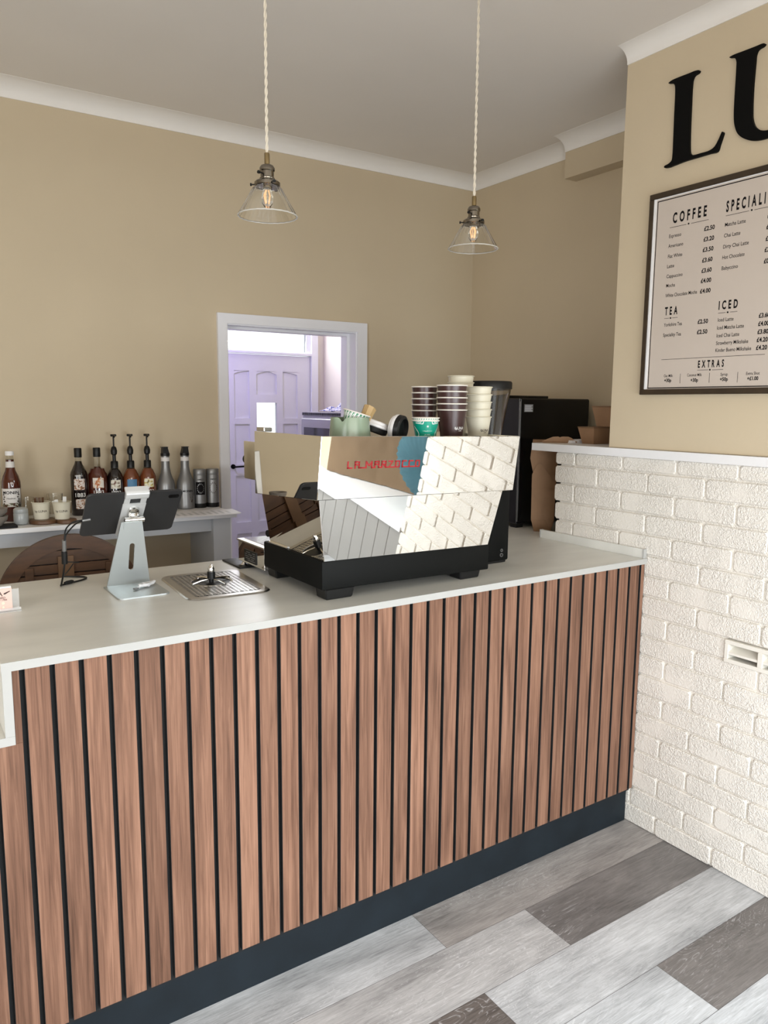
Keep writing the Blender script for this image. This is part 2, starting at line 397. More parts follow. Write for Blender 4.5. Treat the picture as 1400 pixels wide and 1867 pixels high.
# ------------------------------------------------------------------ mesh helpers
class MB:
    def __init__(s):
        s.v, s.f, s.sm = [], [], []
        s.X = Matrix.Identity(4)
    def add(s, vs, fs, smooth=False):
        b = len(s.v)
        s.v += [tuple(s.X @ Vector(p)) for p in vs]
        s.f += [tuple(i+b for i in f) for f in fs]
        s.sm += [smooth]*len(fs)
        return s
    def box(s, x0, x1, y0, y1, z0, z1, bev=0.0, seg=2):
        vs = [(x0,y0,z0),(x1,y0,z0),(x1,y1,z0),(x0,y1,z0),(x0,y0,z1),(x1,y0,z1),(x1,y1,z1),(x0,y1,z1)]
        fs = [(3,2,1,0),(4,5,6,7),(0,1,5,4),(1,2,6,5),(2,3,7,6),(3,0,4,7)]
        if bev <= 0: return s.add(vs, fs)
        return s.bevelled(vs, fs, bev, seg)
    def bevelled(s, vs, fs, bev, seg=2):
        bm = bmesh.new()
        bv = [bm.verts.new(p) for p in vs]
        for f in fs: bm.faces.new([bv[i] for i in f])
        bmesh.ops.bevel(bm, geom=list(bm.edges), offset=bev, segments=seg, affect='EDGES', profile=0.5, clamp_overlap=True)
        bm.verts.index_update()
        s.add([tuple(v.co) for v in bm.verts], [tuple(v.index for v in f.verts) for f in bm.faces], seg > 1)
        bm.free()
        return s
    def prism(s, poly, ax, a, b, bev=0.0):
        """extrude a 2-D outline along an axis: 'x' -> (y,z), 'y' -> (x,z), 'z' -> (x,y)"""
        n = len(poly)
        mk = {'x': lambda p, t: (t, p[0], p[1]), 'y': lambda p, t: (p[0], t, p[1]), 'z': lambda p, t: (p[0], p[1], t)}[ax]
        vs = [mk(p, a) for p in poly] + [mk(p, b) for p in poly]
        fs = [tuple(range(n))[::-1], tuple(range(n, 2*n))] + [(i, (i+1) % n, n+(i+1) % n, n+i) for i in range(n)]
        if bev: return s.bevelled(vs, fs, bev, 1)
        return s.add(vs, fs)
    def frustum(s, bot, top, bev=0.0):
        """eight corners: bottom four then top four, same turn"""
        fs = [(3,2,1,0),(4,5,6,7),(0,1,5,4),(1,2,6,5),(2,3,7,6),(3,0,4,7)]
        vs = list(bot)+list(top)
        if bev: return s.bevelled(vs, fs, bev, 1)
        return s.add(vs, fs)
    def lathe(s, prof, c=(0,0,0), seg=32, caps=True, rad=None):
        """prof: (r, z) from the bottom up (or round a closed wall); rad: optional function(angle, r, z) -> r"""
        vs, fs = [], []
        n = len(prof)
        for (r, z) in prof:
            for k in range(seg):
                a = 2*PI*k/seg
                rr = rad(a, r, z) if rad else r
                vs.append((c[0]+rr*math.cos(a), c[1]+rr*math.sin(a), c[2]+z))
        for i in range(n-1):
            for k in range(seg):
                fs.append((i*seg+k, i*seg+(k+1) % seg, (i+1)*seg+(k+1) % seg, (i+1)*seg+k))
        s.add(vs, fs, True)
        if caps:
            if prof[0][0] > 1e-5: s.add(vs[:seg], [tuple(range(seg))[::-1]])
            if prof[-1][0] > 1e-5: s.add(vs[-seg:], [tuple(range(seg))])
        return s
    def tube(s, pts, r, seg=10, caps=True):
        pts = [Vector(p) for p in pts]
        n = len(pts)
        rs = r if isinstance(r, (list, tuple)) else [r]*n
        vs, fs = [], []
        up = Vector((0, 0, 1))
        t0 = (pts[1]-pts[0]).normalized()
        if abs(t0.dot(up)) > 0.95: up = Vector((1, 0, 0))
        nrm = (up - t0*up.dot(t0)).normalized()
        for i in range(n):
            t = (pts[min(i+1, n-1)]-pts[max(i-1, 0)]).normalized()
            nrm = (nrm - t*nrm.dot(t)).normalized()
            bi = t.cross(nrm)
            for k in range(seg):
                a = 2*PI*k/seg
                vs.append(tuple(pts[i]+rs[i]*(math.cos(a)*nrm+math.sin(a)*bi)))
        for i in range(n-1):
            for k in range(seg):
                fs.append((i*seg+k, i*seg+(k+1) % seg, (i+1)*seg+(k+1) % seg, (i+1)*seg+k))
        s.add(vs, fs, True)
        if caps: s.add(vs[:seg]+vs[-seg:], [tuple(range(seg))[::-1], tuple(range(seg, 2*seg))])
        return s
    def disc(s, c, r, axis='z', seg=20, h=0.002):
        X = s.X.copy()
        rot = {'z': Matrix.Identity(4), 'y': Matrix.Rotation(PI/2, 4, 'X'), 'x': Matrix.Rotation(PI/2, 4, 'Y')}[axis]
        s.X = X @ Matrix.Translation(c) @ rot
        s.lathe([(r, -h/2), (r, h/2)], seg=seg)
        s.X = X
        return s
    def patch(s, r, a0, a1, z0, z1, c=(0,0,0), t=0.0006, seg=10, r1=None):
        """a label wrapped round a cylinder (or cone, r at z0 and r1 at z1)"""
        r1 = r if r1 is None else r1
        vs, fs = [], []
        for q in (0, t):
            for k in range(seg+1):
                a = a0+(a1-a0)*k/seg
                vs.append((c[0]+(r+q)*math.cos(a), c[1]+(r+q)*math.sin(a), c[2]+z0))
                vs.append((c[0]+(r1+q)*math.cos(a), c[1]+(r1+q)*math.sin(a), c[2]+z1))
        m = 2*(seg+1)
        for k in range(seg):
            fs.append((m+2*k, m+2*k+2, m+2*k+3, m+2*k+1))
            fs.append((2*k+1, 2*k+3, 2*k+2, 2*k))
            fs.append((2*k, 2*k+2, m+2*k+2, m+2*k)); fs.append((m+2*k+1, m+2*k+3, 2*k+3, 2*k+1))
        fs.append((0, m, m+1, 1)); fs.append((2*seg, 2*seg+1, m+2*seg+1, m+2*seg))
        return s.add(vs, fs)
    def text(s, string, fn, bold=0.0):
        """lettering: fn maps a unit-size glyph point (x, y, w = total width) to 3-D"""
        vs, fs, w = glyphs(string, bold)
        return s.add([fn(p[0], p[1], w) for p in vs], fs)
    def build(s, name, m, parent=None, loc=None, kind=None):
        me = bpy.data.meshes.new(name)
        me.from_pydata(s.v, [], s.f)
        me.polygons.foreach_set('use_smooth', s.sm)
        me.update()
        bm = bmesh.new(); bm.from_mesh(me)
        bmesh.ops.recalc_face_normals(bm, faces=bm.faces)
        bm.to_mesh(me); bm.free()
        if any(s.sm): me.set_sharp_from_angle(angle=R(38))
        me.materials.append(M[m] if isinstance(m, str) else m)
        o = bpy.data.objects.new(name, me)
        COL.objects.link(o)
        if parent: o.parent = parent
        if loc: o.location = loc
        if kind: o['kind'] = kind
        return o

_gl = {}
def glyphs(string, bold=0.0):
    k = (string, bold)
    if k not in _gl:
        cu = bpy.data.curves.new('lettering', 'FONT')
        cu.body = string; cu.size = 1.0; cu.resolution_u = 3; cu.offset = bold
        ob = bpy.data.objects.new('lettering', cu)
        me = bpy.data.meshes.new_from_object(ob)
        vs = [tuple(v.co) for v in me.vertices]
        fs = [tuple(p.vertices) for p in me.polygons]
        x0 = min(v[0] for v in vs); x1 = max(v[0] for v in vs)
        vs = [(v[0]-x0, v[1], 0) for v in vs]
        _gl[k] = (vs, fs, x1-x0)
        bpy.data.objects.remove(ob); bpy.data.curves.remove(cu); bpy.data.meshes.remove(me)
    return _gl[k]
CAP = 0.70        # cap height of the built-in face at size 1 (approximate)

def tag(o, label, cat, group=None, kind=None):
    o['label'] = label; o['category'] = cat
    if group: o['group'] = group
    if kind: o['kind'] = kind
    return o
def thing(name, label, cat, loc=(0,0,0), rz=0.0, group=None):
    o = bpy.data.objects.new(name, None)
    o.empty_display_size = 0.05
    COL.objects.link(o)
    o.location = loc; o.rotation_euler = (0, 0, rz)
    return tag(o, label, cat, group)
def copy_tree(o, parent=None):
    c = o.copy(); COL.objects.link(c)
    if parent: c.parent = parent
    for ch in [x for x in bpy.data.objects if x.parent == o]: copy_tree(ch, c)
    return c
def dup(o, loc, label, rz=0.0, group=None):
    c = copy_tree(o)
    c.location = loc; c.rotation_euler = (0, 0, rz); c['label'] = label
    if group: c['group'] = group
    return c
def struct(name, mb, m, parent=None):
    return mb.build(name, m, parent, kind='structure')
def sbox(name, m, *b, parent=None):
    return struct(name, MB().box(*b), m, parent)

# ------------------------------------------------------------------ room shell
XW = 2.334            # plane of the brick wall and of the menu wall
YB, XS = 3.464, 2.918 # right end of the back wall, side wall
ZC = 2.868            # ceiling
BROT = Matrix.Translation((XS, YB, 0)) @ Matrix.Rotation(-0.0273, 4, 'Z') @ Matrix.Translation((-XS, -YB, 0))
XL, YF = -1.75, -0.90

def make_floor():
    p = 0.1945
    fixed = {-1: 1.304, 0: 1.624, 1: 1.282, 2: 1.770, 3: 1.05}
    tint = {(-1, 0): (0.93, 0.1), (-1, 1): (0.62, 0.75), (0, 0): (0.82, 0.35), (0, 1): (0.22, 0.25), (1, 0): (0.16, 0.75), (1, 1): (0.88, 0.1),
            (2, 0): (0.95, 0.05), (2, 1): (0.20, 0.45), (3, 0): (0.85, 0.1), (3, 1): (0.95, 0.0)}
    vs, fs, cols = [], [], []
    rnd = random.Random(3)
    for k in range(-18, 22):
        ya, yb = 1.593-p*(k+1), 1.593-p*k
        j = fixed.get(k, rnd.uniform(0, 1.22))
        x = j - 1.22*4
        n = -4
        while x < 3.1:
            t = tint.get((k, n+1)) or (rnd.choice([0.9, 0.8, 0.65, 0.95, 0.25]), rnd.uniform(0, 0.5))
            g = 0.0006
            a, b = max(x, XL-0.1)+g, min(x+1.22, 3.05)-g
            if b > a:
                i = len(vs)
                vs += [(a, ya+g, 0), (b, ya+g, 0), (b, yb-g, 0), (a, yb-g, 0)]
                fs.append((i, i+1, i+2, i+3)); cols.append((t[0], t[1], rnd.random()))
            x += 1.22; n += 1
    i = len(vs)
    vs += [(XL-0.1, YF-0.1, -0.0015), (3.05, YF-0.1, -0.0015), (3.05, 5.2, -0.0015), (XL-0.1, 5.2, -0.0015),
           (XL-0.1, YF-0.1, -0.06), (3.05, YF-0.1, -0.06), (3.05, 5.2, -0.06), (XL-0.1, 5.2, -0.06)]
    fs += [(i, i+1, i+2, i+3), (i+7, i+6, i+5, i+4), (i, i+4, i+5, i+1), (i+1, i+5, i+6, i+2), (i+2, i+6, i+7, i+3), (i+3, i+7, i+4, i)]
    cols += [(0.1, 0.2, 0.5)]*6
    me = bpy.data.meshes.new('floor')
    me.from_pydata(vs, [], fs)
    at = me.color_attributes.new('plank', 'FLOAT_COLOR', 'CORNER')
    li = 0
    for f, c in zip(me.polygons, cols):
        for l in f.loop_indices: at.data[l].color = (*c, 1)
    me.materials.append(M['floor'])
    o = bpy.data.objects.new('floor', me)
    COL.objects.link(o); o['kind'] = 'structure'
make_floor()

DX0, DX1, DZ = 1.416, 2.152, 1.993       # clear doorway in the back wall
def wall_back():
    mb = MB(); mb.X = BROT
    t = 0.12
    mb.box(XL-0.1, DX0, YB, YB+t, 0, ZC)
    mb.box(DX1, 3.1, YB, YB+t, 0, ZC)
    mb.box(DX0, DX1, YB, YB+t, DZ, ZC)
    struct('wall_back', mb, 'wall')
wall_back()
sbox('wall_right', 'wall', XS, XS+0.12, 0.40, YB+0.05, 0, ZC)
sbox('wall_right_upper', 'wall', XW, XW+0.27, 0.43, 1.937, 1.451, ZC)
sbox('ceiling', 'ceiling', XL-0.1, 3.1, YF-0.1, YB+0.3, ZC, ZC+0.1)
wl = MB()
wl.box(XL-0.1, XL, YF, -0.45, 0, ZC); wl.box(XL-0.1, XL, 0.95, 3.75, 0, ZC); wl.box(XL-0.1, XL, -0.45, 0.95, 0, 0.40); wl.box(XL-0.1, XL, -0.45, 0.95, 2.0, ZC)  # opening made for the added side fill
struct('wall_left', wl, 'wall')
wf = MB()
for (a, b, c, d) in ((-0.45, 0.95, 0.40, 0.45), (-0.45, 0.95, 1.95, 2.0), (-0.45, -0.40, 0.45, 1.95), (0.90, 0.95, 0.45, 1.95), (0.225, 0.275, 0.45, 1.95)):
    wf.box(XL-0.08, XL-0.03, a, b, c, d)
wlo = struct('added_side_window', wf, 'white_gloss')  # made-up window framing the added side fill
MB().box(XL-0.06, XL-0.054, -0.43, 0.93, 0.42, 1.98).build('pane', 'glass', wlo)
# shop front: wide glazed opening behind the photographer
fw = MB()
fw.box(XL-0.1, -1.10, YF-0.15, YF, 0, ZC); fw.box(1.95, 2.42, YF-0.15, YF, 0, ZC)
fw.box(-1.10, 1.95, YF-0.15, YF, 2.32, ZC)
struct('wall_front', fw, 'wall')
def win_frame(name, x0, x1, z0, z1, y, divs):
    mb = MB(); w = 0.05
    mb.box(x0, x1, y-0.03, y+0.03, z0, z0+w); mb.box(x0, x1, y-0.03, y+0.03, z1-w, z1)
    for k in range(divs+1):
        x = x0+(x1-x0-w)*k/divs
        mb.box(x, x+w, y-0.03, y+0.03, z0+w, z1-w)
    o = struct(name, mb, 'white_gloss')
    g = MB().box(x0+0.02, x1-0.02, y-0.003, y+0.003, z0+0.02, z1-0.02)
    g.build('pane', 'glass', o)
    return o
win_frame('window_1', -1.10, 1.95, 0.0, 2.32, YF-0.08, 3)
# bay with window seat beyond the end of the brick wall (seen in the polished machine)
sbox('wall_right_bay', 'wall', 2.40, 2.52, YF, -0.62, 0, ZC)
bw = MB()
bw.prism([(2.96, 0.43), (3.08, 0.43), (3.08, 0.06), (2.50, -0.72), (2.40, -0.66), (2.96, 0.10)], 'z', 0, 2.12)
bw.prism([(2.96, 0.43), (3.08, 0.43), (3.08, 0.06), (2.50, -0.72), (2.40, -0.66), (2.96, 0.10)], 'z', 2.60, ZC)
struct('wall_bay', bw, 'wall')
gl = MB()
gl.prism([(3.01, 0.43), (3.02, 0.43), (3.02, 0.08), (2.46, -0.68), (2.45, -0.67), (3.01, 0.09)], 'z', 2.12, 2.60)
o = struct('window_2', gl, 'glass')

# brick wall, every brick with its own rounded face
def brick_wall():
    mb = MB()
    pitch, lb, j = 0.076, 0.2335, 0.007
    rnd = random.Random(11)
    for b_ in ((0.445, 1.166, 0, 1.417), (1.405, 2.185, 0, 1.417), (1.166, 1.405, 0, 0.757), (1.166, 1.405, 0.833, 1.417)): mb.box(XW+0.009, XW+0.26, *b_)
    def brick(y0, y1, z0, z1):
        d = rnd.uniform(-0.0015, 0.0015)
        x0, x1 = XW+d, XW+0.27
        nb = 0.007
        vs = [(x0+0.006, y0, z0), (x1, y0, z0), (x1, y1, z0), (x0+0.006, y1, z0), (x0+0.006, y0, z1), (x1, y0, z1), (x1, y1, z1), (x0+0.006, y1, z1)]
        # front face with cut corners
        c = 0.0075
        e = 0.003
        fy0, fy1, fz0, fz1 = y0+e, y1-e, z0+e, z1-e
        outer = [(y0+c, z0), (y1-c, z0), (y1, z0+c), (y1, z1-c), (y1-c, z1), (y0+c, z1), (y0, z1-c), (y0, z0+c)]
        inner = [(fy0+c, fz0), (fy1-c, fz0), (fy1, fz0+c), (fy1, fz1-c), (fy1-c, fz1), (fy0+c, fz1), (fy0, fz1-c), (fy0, fz0+c)]
        vv = [(x0, *p) for p in inner] + [(x0+0.0035, *p) for p in outer] + [(x1, *p) for p in outer]
        ff = [tuple(range(8))]
        for a in (0, 8):
            ff += [(a+i, a+(i+1) % 8, a+8+(i+1) % 8, a+8+i) for i in range(8)]
        ff.append(tuple(range(16, 24))[::-1])
        mb.add(vv, ff)
    for k in range(19):
        z0, z1 = pitch*k-0.003+j/2, pitch*(k+1)-0.003-j/2
        if k == 0: z0 = 0.001
        z1 = min(z1, 1.418)
        if z1-z0 < 0.02: continue
        ph = 1.4035 if k % 2 == 0 else 1.5205
        y = ph - lb*5
        while y < 2.21:
            a, b = max(y+j/2, 0.43), min(y+lb-j/2, 2.205+rnd.uniform(-0.006, 0.006))
            if k == 10 and a < 1.40 and b > 1.18:       # the air vent sits in this course
                y += lb; continue
            if b-a > 0.02: brick(a, b, z0, z1)
            y += lb
    return struct('wall_right_brick', mb, 'brick')
brick_wall()

# coving, quarter-round hollow profile
def cove(name, x0, y0, x1, y1, nx, ny, pr=0.085, dr=0.058, X=None):
    """cove along a wall line; (nx,ny) points into the room"""
    prof = [(0.0, 0.0), (pr, 0.0), (pr, -0.0008)]
    for k in range(1, 10):
        a = PI/2*k/10
        prof.append((0.004+(pr-0.004)*(1-math.sin(a)), -0.0008-(dr-0.0048)*(1-math.cos(a))))
    prof += [(0.004, -dr+0.003), (0.004, -dr), (0.0, -dr)]
    mb = MB()
    if X is not None: mb.X = X
    n = len(prof)
    vs = [(x0+nx*p[0], y0+ny*p[0], ZC+p[1]) for p in prof]+[(x1+nx*p[0], y1+ny*p[0], ZC+p[1]) for p in prof]
    fs = [tuple(range(n)), tuple(range(n, 2*n))[::-1]]+[(i, (i+1) % n, n+(i+1) % n, n+i) for i in range(n)]
    mb.add(vs, fs[:2]); mb.add(vs, fs[2:], True)
    return struct(name, mb, 'cove')
cove('trim_1', XL, YB, XS, YB, 0, -1, X=BROT)
cove('trim_2', XS, YB, XS, 2.70, -1, 0)
cove('trim_3', 2.838, 2.702, 2.838, 1.0, -1, 0)
cove('trim_4', XW, 1.937, XW, 0.43, -1, 0, pr=0.06, dr=0.05)
cove('trim_5', XL, YF, XL, YB+0.1, 1, 0)
cove('trim_6', XL, YF, 3.0, YF, 0, 1)
sbox('trim_7', 'wall', 2.838, XS+0.01, 0.60, 2.702, 2.690, ZC)      # boxed pipe run on the side wall

# ledge on top of the brick wall
led = thing('wall_ledge', 'long white ledge board capping the brick half wall', 'ledge', (2.48, 1.38, 1.419))
MB().box(-0.168, 0.20, -0.95, 0.949, 0, 0.031, 0.001, 1).build('board', 'shelf_white', led)

# doorway architrave
def architrave():
    mb = MB(); mb.X = BROT
    w = 0.047
    for (x0, x1, z0, z1) in ((DX0-w+0.008, DX0+0.008, 0, DZ+w-0.008), (DX1-0.008, DX1+w-0.008+0.012, 0, DZ+w-0.008), (DX0+0.008, DX1-0.008, DZ-0.008, DZ+w-0.008)):
        mb.box(x0, x1, YB-0.018, YB, z0, z1)
    # stepped inner moulding and door stops
    for (x0, x1, z0, z1) in ((DX0, DX0+0.014, 0, DZ), (DX1-0.014, DX1, 0, DZ), (DX0+0.014, DX1-0.014, DZ-0.014, DZ)):
        mb.box(x0, x1, YB-0.008, YB+0.125, z0, z1)
    for (x0, x1, z0, z1) in ((DX0+0.014, DX0+0.026, 0, DZ-0.014), (DX1-0.030, DX1-0.014, 0, DZ-0.014), (DX0+0.026, DX1-0.030, DZ-0.026, DZ-0.014)):
        mb.box(x0, x1, YB+0.06, YB+0.125, z0, z1)
    struct('trim_8', mb, 'white_gloss')
architrave()

# ------------------------------------------------------------------ back hall
YD = 4.80
sbox('wall_hall_left', 'hall_wall', 1.08, 1.18, 3.66, YD+0.1, 0, 2.45)
sbox('wall_hall_right', 'hall_wall', 2.685, 2.78, 3.62, YD+0.1, 0, 2.45)
sbox('ceiling_hall', 'ceiling', 1.08, 2.78, 3.66, YD+0.1, 2.45, 2.55)
hb = MB()
hb.box(1.18, 1.85, YD, YD+0.1, 0, 2.45); hb.box(2.63, 2.70, YD, YD+0.1, 0, 2.45); hb.box(1.85, 2.63, YD, YD+0.1, 2.38, 2.45)
struct('wall_hall_back', hb, 'hall_wall')
df = MB()
df.box(1.85, 1.90, YD-0.015, YD+0.07, 0, 2.38); df.box(2.58, 2.63, YD-0.015, YD+0.07, 0, 2.38)
df.box(1.90, 2.58, YD-0.015, YD+0.07, 1.942, 1.957); df.box(1.90, 2.58, YD-0.015, YD+0.07, 2.34, 2.38)
struct('trim_9', df, 'white_gloss')
tw = MB()
tw.box(1.90, 1.93, YD, YD+0.05, 1.957, 2.34); tw.box(2.545, 2.58, YD, YD+0.05, 1.957, 2.34)
tw.box(1.93, 2.545, YD, YD+0.05, 1.957, 1.966); tw.box(1.93, 2.545, YD, YD+0.05, 2.32, 2.34)
wo = struct('window_3', tw, 'white_gloss')
MB().box(1.93, 2.545, YD+0.02, YD+0.026, 1.966, 2.32).build('pane', 'frosted', wo)
def back_door():
    y0 = YD+0.008
    leaf = MB()
    cx = [1.905, 2.004, 2.114, 2.166, 2.317, 2.363, 2.477, 2.577]      # stile edges
    Z = [0.01, 0.20, 0.72, 0.80, 1.12, 1.20, 1.470, 1.510, 1.825, 1.938]
    gx0, gx1, gz0, gz1 = 2.166, 2.317, 1.20, 1.615
    # back slab round the glass
    leaf.box(cx[0], gx0, y0+0.012, y0+0.04, Z[0], Z[-1]); leaf.box(gx1, cx[-1], y0+0.012, y0+0.04, Z[0], Z[-1])
    leaf.box(gx0, gx1, y0+0.012, y0+0.04, Z[0], gz0); leaf.box(gx0, gx1, y0+0.012, y0+0.04, gz1, Z[-1])
    for a in (0, 2, 4, 6):
        leaf.box(cx[a], cx[a+1], y0, y0+0.012, Z[0], Z[-1])
    for c in (1, 3, 5):
        rails = [(Z[0], Z[1]), (Z[2], Z[3]), (Z[4], Z[5]), (Z[8], Z[9])]
        rails += [(1.615, 1.672)] if c == 3 else [(Z[6], Z[7])]  # pale ring carries the painted glint of the rim
        for (a, b) in rails: leaf.box(cx[c], cx[c+1], y0, y0+0.012, a, b)
        # arched head of the top panel
        w = cx[c+1]-cx[c]; n = 8; sag = 0.018
        pts = [(cx[c], Z[8]), (cx[c+1], Z[8])]
        if c == 3:
            pts += [(cx[c+1]-w*k/n, Z[8]-sag*(1-math.sin(PI*k/n))) for k in range(n+1)]
        elif c == 1:
            pts += [(cx[c+1]-w*k/n, Z[8]-sag*(k/n)**2) for k in range(n+1)]
        else:
            pts += [(cx[c+1]-w*k/n, Z[8]-sag*(1-k/n)**2) for k in range(n+1)]
        leaf.prism(pts[2:]+pts[:2][::-1][:0]+[(cx[c], Z[8]+0.002), (cx[c+1], Z[8]+0.002)], 'y', y0, y0+0.012)
    d = struct('door_1', leaf, 'door_white')
    MB().box(gx0, gx1, y0+0.018, y0+0.024, gz0, gz1).build('pane', 'frosted', d)
    h = MB(); h.tube([(1.985, y0-0.002, 1.185), (1.985, y0-0.04, 1.185), (2.06, y0-0.042, 1.187), (2.075, y0-0.042, 1.195)], 0.006)
    h.tube([(1.985, y0, 1.185), (1.985, y0-0.008, 1.185)], 0.016, 16)
    h.build('handle', 'satin_black', d)
    hg = MB()
    for z in (1.65, 0.3): hg.tube([(2.58, y0-0.02, z-0.045), (2.58, y0-0.02, z+0.045)], 0.006)
    hg.build('hinge', 'white_gloss', d)
back_door()

# ------------------------------------------------------------------ lettering on the menu wall
def sign_letter(pts, label):
    cy = sum(p[0] for p in pts)/len(pts); z0 = min(p[1] for p in pts)
    P = [Vector((p[0]-cy, p[1]-z0)) for p in pts]
    n = len(P); out = []
    for i in range(n):                                   # smooth outline through the points (centripetal spline)
        a, b, c, d = P[i-1], P[i], P[(i+1) % n], P[(i+2) % n]
        t1 = max((b-a).length, 1e-5)**0.5; t2 = t1+max((c-b).length, 1e-5)**0.5; t3 = t2+max((d-c).length, 1e-5)**0.5
        for k in range(5):
            t = t1+(t2-t1)*k/5
            A1 = a*((t1-t)/t1)+b*(t/t1); A2 = b*((t2-t)/(t2-t1))+c*((t-t1)/(t2-t1)); A3 = c*((t3-t)/(t3-t2))+d*((t-t2)/(t3-t2))
            B1 = A1*((t2-t)/t2)+A2*(t/t2); B2 = A2*((t3-t)/(t3-t1))+A3*((t-t1)/(t3-t1))
            q = B1*((t2-t)/(t2-t1))+B2*((t-t1)/(t2-t1)); out.append((q.x, q.y))
    mb = MB()
    mb.prism(out, 'x', -0.010, 0.0)
    o = mb.build('sign_letter', 'sign_black', loc=(XW, cy, z0))
    return tag(o, label, 'letter', 'black letters of the wall sign')
LP = [(1.754, 2.6966), (1.7422, 2.7014), (1.716, 2.7025), (1.6739, 2.702), (1.6511, 2.7019), (1.6372, 2.698), (1.639, 2.6922), (1.6546, 2.6879), (1.6607, 2.6785), (1.6626, 2.6601), (1.6618, 2.5985), (1.6598, 2.5207), (1.6565, 2.4615), (1.6529, 2.445), (1.6431, 2.4367), (1.6133, 2.4348), (1.582, 2.4352), (1.5648, 2.4413), (1.5529, 2.457), (1.5435, 2.4751), (1.5397, 2.4815), (1.5351, 2.4776), (1.5384, 2.4643), (1.5454, 2.4438), (1.5527, 2.4249), (1.5812, 2.4247), (1.6261, 2.4246), (1.6725, 2.4245), (1.7152, 2.4212), (1.7346, 2.4199), (1.7521, 2.4233), (1.7514, 2.428), (1.7354, 2.4321), (1.7237, 2.4393), (1.7214, 2.4546), (1.7221, 2.5184), (1.7238, 2.5977), (1.7247, 2.6567), (1.7278, 2.6811), (1.7341, 2.689), (1.7441, 2.6934)]
UP = [(1.5319, 2.7006), (1.5209, 2.7033), (1.4839, 2.7028), (1.4479, 2.7022), (1.4205, 2.7018), (1.4152, 2.6985), (1.4198, 2.6939), (1.437, 2.6896), (1.4427, 2.6775), (1.4434, 2.6566), (1.4446, 2.5861), (1.442, 2.5138), (1.439, 2.4914), (1.4291, 2.467), (1.412, 2.4514), (1.3919, 2.444), (1.372, 2.444), (1.350, 2.449), (1.333, 2.463), (1.324, 2.485), (1.321, 2.52), (1.320, 2.655), (1.3235, 2.678), (1.336, 2.689), (1.354, 2.694), (1.352, 2.7018), (1.265, 2.7018), (1.263, 2.694), (1.284, 2.688), (1.2955, 2.676), (1.298, 2.655), (1.299, 2.52), (1.303, 2.482), (1.315, 2.453), (1.338, 2.431), (1.3660, 2.4225), (1.3809, 2.4212), (1.4056, 2.421), (1.4338, 2.4261), (1.4632, 2.4402), (1.4854, 2.4609), (1.4981, 2.4902), (1.5023, 2.5171), (1.5042, 2.5689), (1.5051, 2.6599), (1.5068, 2.6821), (1.5139, 2.6936)]
sign_letter(LP, 'big black serif letter L, above the left end of the menu board')
sign_letter(UP, 'big black serif letter U, right of the L above the menu board')

